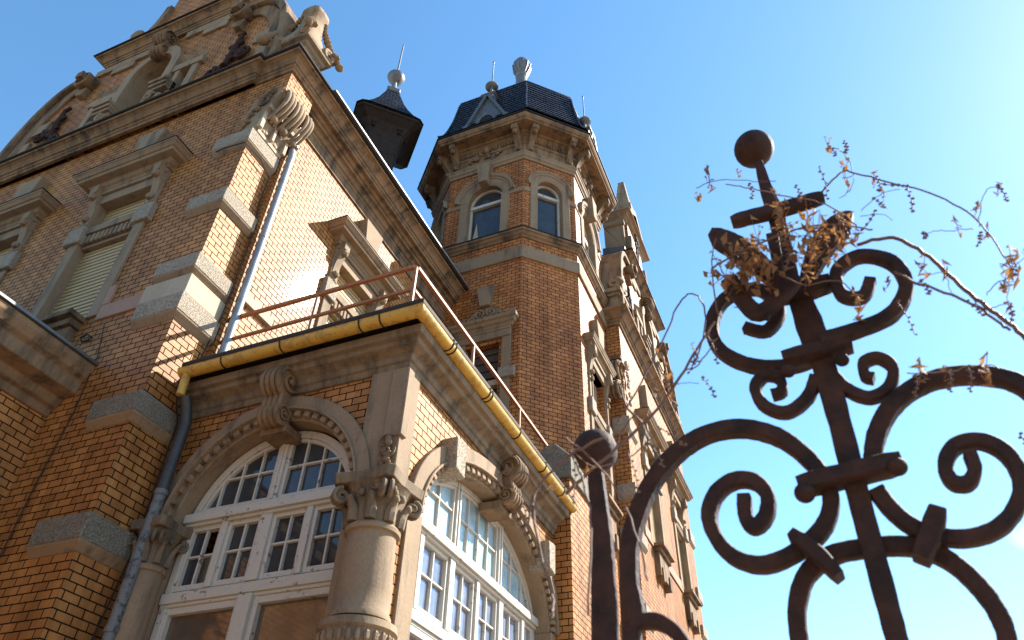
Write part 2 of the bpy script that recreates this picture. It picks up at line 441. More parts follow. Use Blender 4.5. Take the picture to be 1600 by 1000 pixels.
# ================================================================== the villa
villa = thing('villa', 'old orange brick villa with sandstone trim, shuttered gable, octagonal slate-roofed tower and glazed veranda', 'villa', (-5.7, 4.1, 0))
bpy.context.view_layer.update()
VINV = villa.matrix_world.inverted()
def part(name, mb, m, bevel=0, smooth=None, parent=None, seg=1, label=None):
    for q in mb.pieces():
        q.v = [(x * UNIT, y * UNIT, z * UNIT + LIFT) for x, y, z in q.v]
        o = q.build(name, m, None, bevel, smooth, seg)
        o.parent = parent or villa; o.matrix_parent_inverse = VINV if not parent else Matrix.Identity(4)
        if label: o['label'] = label
    return o
UNIT, LIFT = 1.0, 0.0                     # the survey of the tower and rear wing was drawn in a slightly longer unit

X0, Y0, XW = -5.688, 4.08, -5.62          # corner pier faces, side wall
XB = -5.365                               # projecting brick block on the console
YT = 9.42                                 # tower front
GA = F((0, Y0, 0), (1, 0, 0)); SB = F((XW, 0, 0), (0, 1, 0)); SP = F((X0, 0, 0), (0, 1, 0))

# ---------------------------------------------------------------- a gable window with roller shutter
def shutter(fr, c, hw, v0, v1, d, parent):
    mb = MB(); n = int((v1 - v0) / .066)
    for i in range(n):
        a = v0 + (v1 - v0) * i / n; b = v0 + (v1 - v0) * (i + 1) / n
        mb.side_prism(fr, c - hw, c + hw, [(d - .05, a), (d - .03, a + .002), (d + .004, a + (b - a) * .22), (d + .010, a + (b - a) * .55), (d + .004, b - (b - a) * .16), (d - .03, b - .004), (d - .05, b)])
    part('roller_shutter', mb, SHUT, parent=parent)
def hooded_window(fr, c, z, sill=True, ks=1.05, blind=True, hw=.48, jw=.175, H=2.33, hood=.34, hscale=1.0, kw=.5):
    """z = sill top. Returns nothing; one part 'window' with its hood, sill, keystone and shutter below it"""
    zl = z + H                                        # lintel underside
    mb = MB()
    for sg in (-1, 1):
        a, b = sorted((c + sg * hw, c + sg * (hw + jw)))
        mb.box(fr, a, b, z - .02, zl + .02, -.32, .035)
        a, b = sorted((c + sg * (hw + .012), c + sg * (hw + .06)))
        mb.box(fr, a, b, z + 1.9, zl, -.3, .055)
    mb.box(fr, c - hw - jw, c + hw + jw, zl, zl + .17, -.32, .05)
    mb.box(fr, c - hw - jw, c + hw + jw, zl + .17, zl + .24, -.05, .085)
    # middle rail with dentils
    zt = z + 1.50
    mb.box(fr, c - hw, c + hw, zt + .23, zt + .36, -.3, .03)
    mb.box(fr, c - hw, c + hw, zt, zt + .23, -.3, -.035)
    nd = 12
    for i in range(nd): mb.box(fr, c - hw + (i + .15) * 2 * hw / nd, c - hw + (i + .85) * 2 * hw / nd, zt + .05, zt + .2, -.03, .02)
    W = part('window', mb, STONE, .006)
    mb = MB()
    for sg in (-1, 1):
        mb.nxt(); a, b = sorted((c + sg * (hw - .03), c + sg * (hw + jw + .08))); mb.box(fr, a, b, zt + .05, zt + .36, -.05, .085)
    part('jamb_block', mb, ROUGH, .012, parent=W)
    mb = MB()
    h0 = zl + .24; e = hw + jw - .02
    pr = [(.0, h0), (.05, h0), (.06, h0 + .03), (.09, h0 + .05), (.12, h0 + .10), (.22, h0 + .11), (.23, h0 + .15), (.25, h0 + .155), (.28, h0 + .20), (hood - .04, h0 + .215), (hood - .04, h0 + .235), (-.04, h0 + .27)]
    pr = [(o * hscale, v) for o, v in pr]
    mb.sweep(pr, u_path(fr, c - e, c + e, .04))
    HB = part('hood', mb, STONE, .004, parent=W)
    mb = MB(); p2 = [(hood * hscale - .06, h0 + .239), (hood * hscale - .035, h0 + .243), (hood * hscale - .035, h0 + .255), (-.04, h0 + .285)]
    mb.sweep(p2, u_path(fr, c - e, c + e, .04)); part('flashing', mb, FLASH, parent=W)
    mb = MB()
    for sg in (-1, 1):
        mb.nxt(); bracket(mb, fr, c + sg * (hw + jw * .5), .13, zl - .38, h0 + .06, .17, .045)
        foliage(mb, fr, [(c + sg * (hw + jw * .5), zl - .46)], .05, .07, 3)
    part('console', mb, STONE, .004, 40, parent=W)
    if ks:
        mb = MB(); keystone(mb, fr, c, h0 + .30, h0 + ks, kw * .56, kw, .15); part('keystone', mb, STONE, .01, parent=W)
    if sill:
        mb = MB()
        mb.box(fr, c - hw + .01, c + hw - .01, z - .07, z, -.3, .22); mb.box(fr, c - hw + .05, c + hw - .05, z - .16, z - .07, -.1, .15)
        mb.box(fr, c - hw + .08, c + hw - .08, z - .62, z - .16, -.1, .10)
        for sg in (-1, 1): mb.box(fr, c + sg * .27 - .06, c + sg * .27 + .06, z - .72, z - .45, -.1, .13)
        part('sill', mb, STONED, .008, parent=W)
    if blind:
        shutter(fr, c, hw, z - .03, zt + .02, -.115, W); shutter(fr, c, hw, zt + .3, zl + .02, -.115, W)
    else:
        mb = MB()
        for v0, v1 in ((z, zt), (zt + .36, zl)):
            mb.box(fr, c - hw, c + hw, v0, v1, -.2, -.19)
        part('pane', mb, GLASS, parent=W)
        mb = MB()
        for v0, v1 in ((z, zt), (zt + .36, zl)):
            for a, b in ((c - hw, c - hw + .05), (c + hw - .05, c + hw), (c - .03, c + .03)): mb.box(fr, a, b, v0, v1, -.185, -.14)
            for a, b in ((v0, v0 + .05), (v1 - .05, v1)): mb.box(fr, c - hw + .05, c + hw - .05, a, b, -.185, -.143)
        part('frame', mb, WHITE, parent=W)
    return W
def rect(c, hw, v0, v1): return [(c - hw, v0), (c + hw, v0), (c + hw, v1), (c - hw, v1)]

# ---------------------------------------------------------------- corner quoins
def quoin(frames, z0, z1, m=ROUGH, proj=.065, under=.5):
    """stone block round the corner: rough upright face, sloping underside. frames: [(F, u0, u1, mitre side)]"""
    mb = MB(); zm = z0 + (z1 - z0) * .22
    (fa, a0, a1), (fb, b0, b1) = frames
    # plan path: along the front to the corner, then along the side
    path = [fa(a0, 0, 0).xy, fa(a1, 0, 0).xy, fb(b1, 0, 0).xy]
    pr = [(-.03, z0), (.004, z0), (proj, zm), (proj, z1 - .015), (proj - .012, z1), (-.03, z1)]
    mb.sweep(pr, path); Q = part('corner_quoin', mb, STONE, .006)
    mb = MB(); mb.sweep([(proj - .02, zm + .012), (proj + .008, zm + .012), (proj + .010, z1 - .02), (proj - .02, z1 - .004)], [fa(a0 + .004, 0, 0).xy, fa(a1, 0, 0).xy, fb(b1 - .004, 0, 0).xy])
    part('rough_face', mb, m, .008, parent=Q); return Q
QF = lambda a, b: [(GA, a, X0), (SP, Y0, b)]

# ---------------------------------------------------------------- gable facade (used for the front gable and the rear wing)
CROWN = lambda z: [(-.02, z), (.03, z), (.035, z + .05), (.055, z + .055), (.06, z + .09), (.085, z + .095), (.10, z + .13), (.13, z + .17), (.17, z + .195), (.20, z + .20), (.205, z + .235), (-.02, z + .25)]
def gable_top(fr, c, zc, half, dz=0, k=1.0, back=.45):
    """stepped and scrolled gable standing on the main cornice at zc, centred on u = c"""
    z1 = zc + 2.84 * k                          # underside of upper cornice
    # curved shoulder outline
    def shoulder(sg, a, b, top, foot):
        return [(c + sg * (foot - (foot - a) * (1 - math.cos(t))), zc + (top - zc) * math.sin(t) ** .8) for t in [PI / 2 * i / 12 for i in range(13)]]
    R = shoulder(1, half * .70, 0, z1 - .28, half * .98); L = shoulder(-1, half * .70, 0, z1 - .28, half * .98)
    outline = [(c + half * .98, zc - .1)] + R[0:] + [(c + half * .60, z1 - .28), (c + half * .60, z1 + .05), (c - half * .60, z1 + .05), (c - half * .60, z1 - .28)] + L[::-1] + [(c - half * .98, zc - .1)]
    hole = [(c + .56, zc - .05)] + arcpts(c, zc + 1.72 * k, .56, .60, 0, PI, 18) + [(c - .56, zc - .05)]
    s1 = rect(c + .91, .20, zc, zc + 1.32 * k); s2 = rect(c - .91, .20, zc, zc + 1.32 * k)
    mb = MB(); mb.sheet(fr, outline, [hole, s1, s2], 0, .35)
    mb.sheet(fr, outline, [hole, s1, s2], -back, 0)
    part('gable_wall', mb, BRICK)
    # coping along the shoulders
    mb = MB()
    for P, sg in ((R, 1), (L, -1)):
        mb.nxt(); pts = P + [(c + sg * half * .60, z1 - .27)]
        mb.tube([fr(u, v, -.16) for u, v in pts], 0, up=fr.n, square=(.075, .30))
        ins = [(u - sg * .17, v - .14) for u, v in pts]
        mb.tube([fr(u, v, .02) for u, v in ins], 0, up=fr.n, square=(.13, .035))
    part('coping', mb, STONED, .01)
    mb = MB()                                   # toothed stone edging, as on old gables
    for sg in (-1, 1):
        for i in range(3):
            mb.nxt(); v = zc + .15 + i * .52; kk = (v - zc) / (z1 - zc); uu = half * (.98 - .30 * kk ** 2.2)
            a, b = sorted((c + sg * (uu - .58 + .1 * (i % 2)), c + sg * (uu - .1))); mb.box(fr, a, b, v, v + .30, -.05, .045)
    for sg in (-1, 1):
        mb.nxt(); a, b = sorted((c + sg * half * .60, c + sg * .35)); mb.box(fr, a, b, z1 - .20, z1, -.05, .05)
        a, b = sorted((c + sg * half * .44, c + sg * .8)); mb.box(fr, a, b, z1 - .38, z1 - .20, -.05, .047)
    part('edge_stones', mb, STONE, .006)
    mb = MB()                                   # scroll ends under the upper cornice
    for sg in (-1, 1):
        mb.nxt(); u = c + sg * half * .585; mb.lathe(fr(u, z1 - .50, -.02), [(.0, 0), (.17, 0), (.19, .03), (.19, .24), (.15, .26), (.14, .2), (0, .2)], 20, fr.n)
        mb.box(fr, u - .09, u + .07, z1 - .54, z1 - .38, .02, .30); mb.prism(fr, [(u - .16, z1 - .7), (u + .12, z1 - .7), (u + .08, z1 - .92), (u - .1, z1 - .86)], -.03, .12)
    part('scroll_end', mb, STONED, .008, 40)
    # upper cornice
    mb = MB(); q = half * .535
    mb.sweep(CROWN(z1 + .02), [fr(c - q, 0, -.4).xy, fr(c - q, 0, .03).xy, fr(c + q, 0, .03).xy, fr(c + q, 0, -.4).xy]); part('upper_cornice', mb, STONED, .006)
    mb = MB(); mb.sweep([(.20, z1 + .262), (.235, z1 + .265), (.235, z1 + .28), (-.02, z1 + .30)], [fr(c - q, 0, -.4).xy, fr(c - q, 0, .03).xy, fr(c + q, 0, .03).xy, fr(c + q, 0, -.4).xy]); part('flashing', mb, FLASH)
    # attic window: arched light between two small ones
    mb = MB()
    ring = .22
    mb.arch(fr, c, zc + 1.72 * k, .44, .48, .62, .70, -.3, .10, 0, PI, 28)
    for sg in (-1, 1):
        a, b = sorted((c + sg * .44, c + sg * .62)); mb.box(fr, a, b, zc, zc + 1.72 * k, -.3, .10)
        a, b = sorted((c + sg * .70, c + sg * .80)); mb.box(fr, a, b, zc, zc + 1.36 * k, -.3, .06)
        a, b = sorted((c + sg * 1.05, c + sg * 1.19)); mb.box(fr, a, b, zc, zc + 1.36 * k, -.3, .06)
        a, b = sorted((c + sg * .60, c + sg * 1.26)); mb.box(fr, a, b, zc + 1.30 * k, zc + 1.48 * k, -.3, .08)
        for dx, ww in ((.82, .22), (1.08, .2)):
            p = fr(c + sg * dx, zc + 1.63 * k, .03); mb.add([fr(c + sg * dx - ww / 2, zc + 1.49 * k, .0), fr(c + sg * dx + ww / 2, zc + 1.49 * k, .0), fr(c + sg * dx + ww / 2, zc + 1.78 * k, .0), fr(c + sg * dx - ww / 2, zc + 1.78 * k, .0), fr(c + sg * dx, zc + 1.6 * k, .16)], [(0, 1, 4), (1, 2, 4), (2, 3, 4), (3, 0, 4)])
        for i in range(3):
            mb.box(fr, min(c + sg * .42, c + sg * .80), max(c + sg * .42, c + sg * .80), zc + (.72 + i * .08) * k, zc + (.80 + i * .08) * k - .01, 0, .15 + .03 * i)
        spiral(mb, fr, c + sg * .52, zc + .55 * k, .11, 1.5, .14, .035, 0, sg); spiral(mb, fr, c + sg * .70, zc + .45 * k, .10, 1.5, .12, .03, 2, -sg)
    AW = part('attic_window', mb, STONE, .006, 45)
    mb = MB(); scroll_console(mb, fr, c, z1 - .06, .62, .30, .28, 4); part('scroll_keystone', mb, STONED, 0, 40, parent=AW)
    mb = MB(); mb.prism(fr, [(c + .46, zc + .25)] + arcpts(c, zc + 1.72 * k, .46, .5, 0, PI, 18) + [(c - .46, zc + .25)], -.28, -.24); part('blind_panel', mb, STONEP, parent=AW)
    mb = MB(); mb.box(fr, c - .46, c + .46, zc - .05, zc + .25, -.27, -.22); 
    for sg in (-1, 1): mb.box(fr, c + sg * .91 - .2, c + sg * .91 + .2, zc, zc + 1.32, -.3, -.25)
    part('pane', mb, GLASS, parent=AW)
    mb = MB(); mb.box(fr, c - .46, c + .46, zc + .22, zc + .27, -.22, -.17); part('frame', mb, ZINC, parent=AW)
    # wrought wall anchors
    for sg in (-1, 1):
        mb = MB(); u = c + sg * half * .64; f = lambda a, b, d=.06: fr(u + a, zc + b * k, d)
        mb.tube([f(-.05 * sg, .75), f(0, 1.15), f(.03 * sg, 1.62)], [.05, .055, .035], 8)
        mb.tube([f(-.12, 1.28), f(.14, 1.36)], .04, 8); mb.tube([f(-.1, 1.02), f(.12, 1.08)], .035, 8); mb.tube([f(-.05, 1.62), f(.09, 1.66)], .035, 8)
        for s2 in (-1, 1):
            spiral(mb, fr, u + s2 * .26, zc + (.62 + .34 * (s2 * sg > 0)) * k, .17, 1.8, .06, .035, PI / 2, s2)
            mb.tube([f(0, .92), f(s2 * .16, .72 + .2 * (s2 * sg > 0)), f(s2 * .26, .78 + .34 * (s2 * sg > 0))], .035, 8)
        part('wall_anchor', mb, IRON2, 0, 60)
    # top stage above the upper cornice
    zt = z1 + .28
    h2 = half * .42
    side = lambda sg: [(c + sg * (h2 * .62 + h2 * .62 * (1 - math.sin(t))), zt + 1.5 * (1 - math.cos(t))) for t in [PI / 2 * i / 10 for i in range(11)]]
    top = [(c + h2 * .62, zt + 2.2), (c - h2 * .62, zt + 2.2)]
    out = side(1) + top + side(-1)[::-1]
    mb = MB(); mb.prism(fr, out, -.4, -.02); part('gable_top', mb, BRICK)
    mb = MB()
    for sg in (-1, 1):
        mb.tube([fr(u, v, -.2) for u, v in side(sg)], 0, up=fr.n, square=(.08, .27))
        u = c + sg * h2 * .85; mb.lathe(fr(u, zt + .42, -.05), [(0, 0), (.14, 0), (.16, .03), (.16, .2), (.1, .24), (0, .22)], 18, fr.n)
        mb.box(fr, u - .32, u - .02, zt + .05, zt + .2, -.03, .1)
    mb.sweep([(o * .8, v) for o, v in CROWN(zt + 2.2)], [fr(c - h2 * .64, 0, -.42).xy, fr(c - h2 * .64, 0, 0).xy, fr(c + h2 * .64, 0, 0).xy, fr(c + h2 * .64, 0, -.42).xy])
    mb.prism(fr, [(c - h2 * .7, zt + 2.45), (c + h2 * .7, zt + 2.45), (c, zt + 3.15)], -.5, .12)
    part('gable_pediment', mb, STONED, .008, 40)

# ---------------------------------------------------------------- front gable wing
GC = -8.78                      # centre of the front gable
WZ = 7.0
w1, w2 = -7.6, -10.06
mb = MB()
hl = [rect(w, .485, WZ - .05, WZ + 2.36) for w in (w1, w2)]
mb.sheet(GA, [(-12.0, 0), (X0, 0), (X0, 10.66), (XB, 10.66), (XB, 11.12), (-12.0, 11.12)], hl, 0, .3)
mb.sheet(SP, [(Y0, 0), (4.62, 0), (4.62, 10.70), (Y0, 10.70)], [], 0)
mb.quad((X0, 4.62, 0), (X0, 4.62, 10.7), (XW, 4.62, 10.7), (XW, 4.62, 0))
fb = F((XB, 0, 0), (0, 1, 0)); mb.sheet(fb, [(Y0, 10.66), (4.60, 10.66), (4.60, 11.2), (Y0, 11.2)]); mb.quad(fb(4.60, 10.66), fb(4.60, 11.2), (X0, 4.60, 11.2), (X0, 4.60, 10.66)); mb.quad(fb(Y0, 10.66), fb(4.60, 10.66), (X0, 4.60, 10.66), (X0, Y0, 10.66))
part('gable_front_wall', mb, BRICK)
mb = MB(); mb.sheet(SB, [(4.62, 0), (10.4, 0), (10.4, 11.3), (4.62, 11.3)], [rect(6.74, .485, 6.95, 9.36)], 0, .3); part('side_wall', mb, BRICK)
mb = MB(); fl = F((-12.0, 0, 0), (0, -1, 0)); mb.sheet(fl, [(-20, 0), (-Y0, 0), (-Y0, 11.3), (-20, 11.3)]); part('far_side_wall', mb, BRICK)
hooded_window(GA, w1, WZ); hooded_window(GA, w2, WZ)
hooded_window(SB, 6.74, WZ, ks=.98, sill=True)
# sill band, reddish
mb = MB()
mb.sweep([(-.02, 6.90), (.028, 6.90), (.028, 7.12), (-.02, 7.12)], [(-6.28, Y0), (-6.95, Y0)][::-1]); mb.nxt(); mb.sweep([(-.02, 6.90), (.028, 6.90), (.028, 7.12), (-.02, 7.12)], [(w2 + .5, Y0), (w1 - .5, Y0)])
mb.nxt(); mb.box(GA, w1 + .485, w1 + .75, 7.121, 7.42, -.05, .034); mb.nxt(); mb.box(GA, w2 + .485, w2 + .75, 7.121, 7.42, -.05, .034)
part('sill_band', mb, PINK, .006)
# quoins of the corner pier, from the ground up
for z0, z1, m, xl in ((1.4, 1.75, GREYST, -6.24), (2.7, 3.05, GREYST, -6.24), (4.03, 4.36, GREYST, -6.24), (5.30, 5.62, GREYST, -6.24), (6.56, 6.90, ROUGH, -6.26), (7.19, 7.50, ROUGH, -6.22), (8.31, 8.62, ROUGH, -6.20)):
    quoin(QF(xl, 4.61), z0, z1, m)
mb = MB(); mb.sweep([(-.03, 6.905), (.045, 6.905), (.045, 7.185), (-.03, 7.185)], [(-6.30, Y0), (X0, Y0), (X0, 4.61)]); part('corner_stone', mb, STONEP, .008)
mb = MB(); mb.sweep([(-.03, 7.36), (.05, 7.36), (.05, 7.49), (-.03, 7.49)], [(XW, 4.75), (XW, 5.3)]); part('wall_stone', mb, STONEP, .006)
# big corner console carrying the projecting block
quoin(QF(-6.22, 4.61), 9.50, 9.84, ROUGH)
mb = MB()
fy = F((0, Y0, 0), (1, 0, 0))
flank = [(-6.02, 9.845), (X0 + .05, 9.845)]
for i in range(9):
    k = i / 8; flank.append((X0 + .05 + (XB - X0 - .05) * (k ** 1.6), 9.845 + .84 * k))
flank += [(XB, 10.70), (-5.72, 10.70), (-5.85, 10.55)]
mb.prism(GA, flank, -.54, .035)
CO = part('corner_console', mb, STONE, .012)
mb = MB()
foliage(mb, GA, [(-5.86, 10.02), (-5.78, 10.16), (-5.72, 10.30), (-5.66, 10.42), (-5.60, 10.54), (-5.52, 10.62), (-5.9, 9.94)], .065, .05, 5)
spiral(mb, GA, -5.86, 10.0, .1, 1.5, .05, .03); spiral(mb, GA, -5.62, 10.45, .12, 1.6, .05, .03, 1)
part('carved_foliage', mb, STONED, 0, 50, parent=CO)
mb = MB()
FX = F((X0, 0, 0), (0, 1, 0))
for yy, w_ in ((4.20, .19), (4.41, .20), (4.63, .17)):            # fluted lobes
    for k in range(3):
        uu = yy - w_ / 2 + w_ * (k + .5) / 3
        pts = [FX(uu, 10.66 - .52 * t, .34 - .17 * math.sin(t * PI) * 0 - .22 * t ** 1.7 + .07 * math.sin(t * PI)) for t in [i / 12 for i in range(13)]]
        mb.tube(pts, [w_ / 6 * (1.25 if k == 1 else .95) * (1.2 - .6 * i / 12) for i in range(13)], 10)
    mb.ball(FX(yy, 10.62, .26), w_ * .55, 12, (1, .8, .9), FX)
    mb.ball(FX(yy, 10.20, .16), w_ * .42, 12, (1, .8, .8), FX)
part('scroll_lobes', mb, STONE, 0, 50, parent=CO)
mb = MB()
mb.box(FX, 4.10, 4.60, 9.845, 9.9, 0, .075); 
for a, b in ((4.06, 4.12), (4.32, 4.36), (4.56, 4.61)): mb.box(FX, a, b, 9.9, 10.35, 0, .13)
mb.box(FX, 4.06, 4.61, 10.3, 10.42, 0, .18)
for yy in (4.22, 4.46):
    mb.arch(FX, yy, 10.14, .085, .12, .12, .2, 0, .12, 0, PI, 12)
    foliage(mb, FX, [(yy, 9.98), (yy - .03, 10.08), (yy + .03, 10.06)], .045, .06, int(yy * 100))
part('niche_panel', mb, STONEP, .006, 45, parent=CO)
# main cornice
ZC = 11.10
path = [(-12.4, Y0 - .08), (-5.98, Y0 - .08), (-5.98, Y0), (XB, Y0), (XB, YT)]
mb = MB(); mb.sweep(CROWN(ZC), path); part('cornice', mb, STONED, .006)
mb = MB(); mb.sweep([(.2, ZC + .239), (.235, ZC + .245), (.24, ZC + .262), (-.1, ZC + .29)], path[:4] + [(XB, YT)]); part('flashing', mb, FLASH)
mb = MB(); mb.sweep([(.19, ZC + .30), (.285, ZC + .255), (.29, ZC + .275), (.19, ZC + .33)], [(XB, 4.7), (XB, YT)]); part('eaves_strip', mb, ZINC)
mb = MB()
bed = [(-.02, 10.70), (.03, 10.70), (.03, 10.86), (.045, 10.87), (.05, 10.92), (.075, 10.93), (.10, 10.99), (.14, 11.01), (.15, 11.0), (.155, 11.05), (.19, 11.06), (.22, 11.10), (.25, 11.12), (.26, 11.3), (-.02, 11.3)]
mb.sweep(bed, [(XW, 4.601), (XW, YT)]); part('bed_moulding', mb, STONED, .004)
gable_top(GA, GC, ZC + .26, 3.05)
# corner pedestal and the shell scroll standing on it
mb = MB(); pcx, pcy = -5.58, 4.28
ped = [(-5.78, 4.13), (-5.38, 4.13), (-5.38, 4.45), (-5.78, 4.45)]
mb.sweep([(0, ZC + .2), (0, ZC + .66)], ped, True); PE = part('corner_pedestal', mb, STONEP, .01)
mb = MB(); mb.sweep([(-.05, ZC + .655), (.03, ZC + .66), (.04, ZC + .72), (.08, ZC + .75), (.09, ZC + .80), (.15, ZC + .82), (.155, ZC + .87), (-.2, ZC + .92)], ped, True); part('pedestal_cap', mb, SOOT, .006, parent=PE)
mb = MB(); q = random.Random(4); zb = ZC + .86
def pring(r, z, n=16): return [(pcx + r * (abs(math.cos(a)) ** .6) * (1 if math.cos(a) > 0 else -1), pcy + r * (abs(math.sin(a)) ** .6) * (1 if math.sin(a) > 0 else -1), z) for a in [2 * PI * k / n for k in range(n)]]
rr_ = [(.30, 0), (.33, .08), (.30, .18), (.25, .32), (.20, .52), (.165, .78), (.15, 1.05), (.19, 1.1), (.19, 1.2), (.12, 1.26)]
n_ = 16; rg = [pring(r, zb + z) for r, z in rr_]
mb.add([p for r in rg for p in r], [(i * n_ + k, i * n_ + (k + 1) % n_, (i + 1) * n_ + (k + 1) % n_, (i + 1) * n_ + k) for i in range(len(rg) - 1) for k in range(n_)])
for k in range(4):                                     # gnarled shell ribs up the four edges
    sx, sy = ((1, 1), (1, -1), (-1, 1), (-1, -1))[k]
    for t in range(12):
        f_ = t / 11; r = .31 * (1 - f_) ** 1.6 + .145
        mb.ball((pcx + sx * r * .92, pcy + sy * r * .92, zb + .06 + 1.0 * f_), .07 * (1.15 - .6 * f_) * q.uniform(.8, 1.2), 9, (1, 1, .75))
for sy in (-1, 1):
    for sx in (-1, 1): spiral(mb, F((pcx, pcy + sy * .30, 0), (1, 0, 0)), sx * .30, zb + .14, .13, 1.6, 0, .05, 0, sx)
spiral(mb, F((pcx + .31, pcy, 0), (0, 1, 0)), .22, zb + .13, .13, 1.6, 0, .05, 0, 1)
part('shell_finial', mb, STONE, 0, 50, parent=PE)
# roof behind the gable
mb = MB()
rz = 16.0
mb.add([(XB + .05, 4.45, 11.36), (XB + .05, 13.5, 11.36), (GC, 13.5, rz), (GC, 4.45, rz), (-12.3, 4.45, 11.36), (-12.3, 13.5, 11.36)], [(0, 1, 2, 3), (3, 2, 5, 4), (0, 3, 4), (1, 5, 2)])
part('roof', mb, SLATE)

# ---------------------------------------------------------------- low porch wing at the left edge
PX = -6.97
pf = F((PX, 0, 0), (0, 1, 0))
mb = MB()
ao = [(3.72, 0), (3.72, 4.45)] + arcpts(3.05, 4.45, .67, .66, 0, PI, 20)[1:] + [(2.38, 0)]
mb.sheet(pf, [(-2.5, 0), (Y0, 0), (Y0, 6.0), (-2.5, 6.0)], [[(3.5, .0), (3.5, 4.45)] + arcpts(3.05, 4.45, .45, .45, 0, PI, 18)[1:] + [(2.6, 0)]], 0, .3)
fe = F((0, -2.5, 0), (1, 0, 0)); mb.sheet(fe, [(-10.5, 0), (PX, 0), (PX, 6.0), (-10.5, 6.0)])
part('porch_wall', mb, BRICK)
mb = MB(); 
for i in range(15):
    t0 = PI * (i + .06) / 15; t1 = PI * (i + .94) / 15; mb.arch(pf, 3.05, 4.45, .45, .45, .76, .76, -.02, .03, t0, t1, 3)
part('brick_arch', mb, BRICKT, .004)
mb = MB(); mb.sweep([(-.02, 5.62), (.03, 5.62), (.04, 5.70), (.10, 5.72), (.14, 5.80), (.30, 5.84), (.31, 5.98), (.36, 6.02), (.40, 6.10), (.41, 6.16), (-.02, 6.22)], [(-10.5, -2.5), (PX, -2.5), (PX, Y0)]); part('porch_cornice', mb, STONED, .008)
mb = MB(); mb.sweep([(.40, 6.165), (.435, 6.17), (.435, 6.2), (-.02, 6.25)], [(-10.5, -2.5), (PX, -2.5), (PX, Y0)]); mb.quad((-10.5, -2.5, 6.25), (PX, -2.5, 6.25), (PX, Y0, 6.25), (-10.5, Y0, 6.25)); part('porch_roof', mb, LEAD)
mb = MB(); mb.box(pf, 2.55, 3.55, 0, 4.95, -.3, -.28); part('porch_door', mb, BOARD)

# ================================================================== glazed veranda
YV, XV = 4.65, -3.08
VA = F((0, YV, 0), (1, 0, 0)); VS = F((XV, 0, 0), (0, 1, 0))
VYE = 8.46                                                    # where its end pier begins
fc, fcv = -4.43, 4.40                                         # front arch
sc, scv = 6.74, 4.40                                          # side arch
ZT0, ZT1 = 4.52, 4.635                                        # transom
def ellipse_hole(c, cv, a, b): return [(c + a, 2.2)] + arcpts(c, cv, a, b, 0, PI, 36) + [(c - a, 2.2)]
mb = MB(); mb.sheet(VA, [(X0 + .1, 0), (XV, 0), (XV, 5.9), (X0 + .1, 5.9)], [ellipse_hole(fc, fcv, 1.09, 1.09)], 0, .05)
mb.sheet(VS, [(YV, 0), (VYE, 0), (VYE, 5.9), (YV, 5.9)], [ellipse_hole(sc, scv, 1.76, 1.11)], 0, .05); part('veranda_wall', mb, BRICK)
# archivolts: flat band, dentil ring, soffit
def archivolt(fr, c, cv, a_in, b_in, a_out, b_out, nd):
    mb = MB()
    w = a_out - a_in; wb = b_out - b_in
    mb.arch(fr, c, cv, a_in + w * .42, b_in + wb * .42, a_out, b_out, -.05, .06, 0, PI, 48)
    mb.arch(fr, c, cv, a_in + w * .36, b_in + wb * .36, a_in + w * .46, b_in + wb * .46, -.05, .085, 0, PI, 48)
    mb.arch(fr, c, cv, a_in, b_in, a_in + w * .37, b_in + wb * .37, -.24, -.005, 0, PI, 48)
    A = part('arch', mb, STONE, .006)
    mb = MB()
    for i in range(nd):
        t0 = PI * (i + .18) / nd; t1 = PI * (i + .78) / nd
        mb.arch(fr, c, cv, a_in + w * .10, b_in + wb * .10, a_in + w * .355, b_in + wb * .355, -.02, .05, t0, t1, 2)
    part('dentils', mb, STONE, .006, parent=A)
    # soffit drop to the springing
    mb = MB()
    for sg in (-1, 1):
        mb.nxt(); a, b = sorted((c + sg * a_in, c + sg * (a_in + w * .9))); mb.box(fr, a, b, 2.2, cv, -.24, .03)
    part('arch_jamb', mb, STONE, .008, parent=A)
archivolt(VA, fc, fcv, .95, .95, 1.17, 1.18, 27); archivolt(VS, sc, scv, 1.58, .93, 1.86, 1.20, 38)
# scroll keystones
mb = MB(); scroll_console(mb, VA, fc + .02, 5.84, .58, .24, .28, 4); mb.box(VA, fc - .13, fc + .16, 5.19, 5.27, -.2, .06); part('scroll_keystone', mb, STONED, 0, 40)
mb = MB(); scroll_console(mb, VS, sc + .10, 5.82, .56, .26, .25, 4); mb.box(VS, sc - .05, sc + .25, 5.19, 5.28, -.2, .06); part('scroll_keystone', mb, STONED, 0, 40)
for yy, z0, z1 in ((5.50, 4.98, 5.34), (7.98, 4.98, 5.34)):
    mb = MB(); mb.prism(VS, [(yy - .08, z0), (yy + .11, z0 - .03), (yy + .12, z1), (yy - .10, z1 - .03)], -.1, .17); part('rough_voussoir', mb, ROUGH, .012)
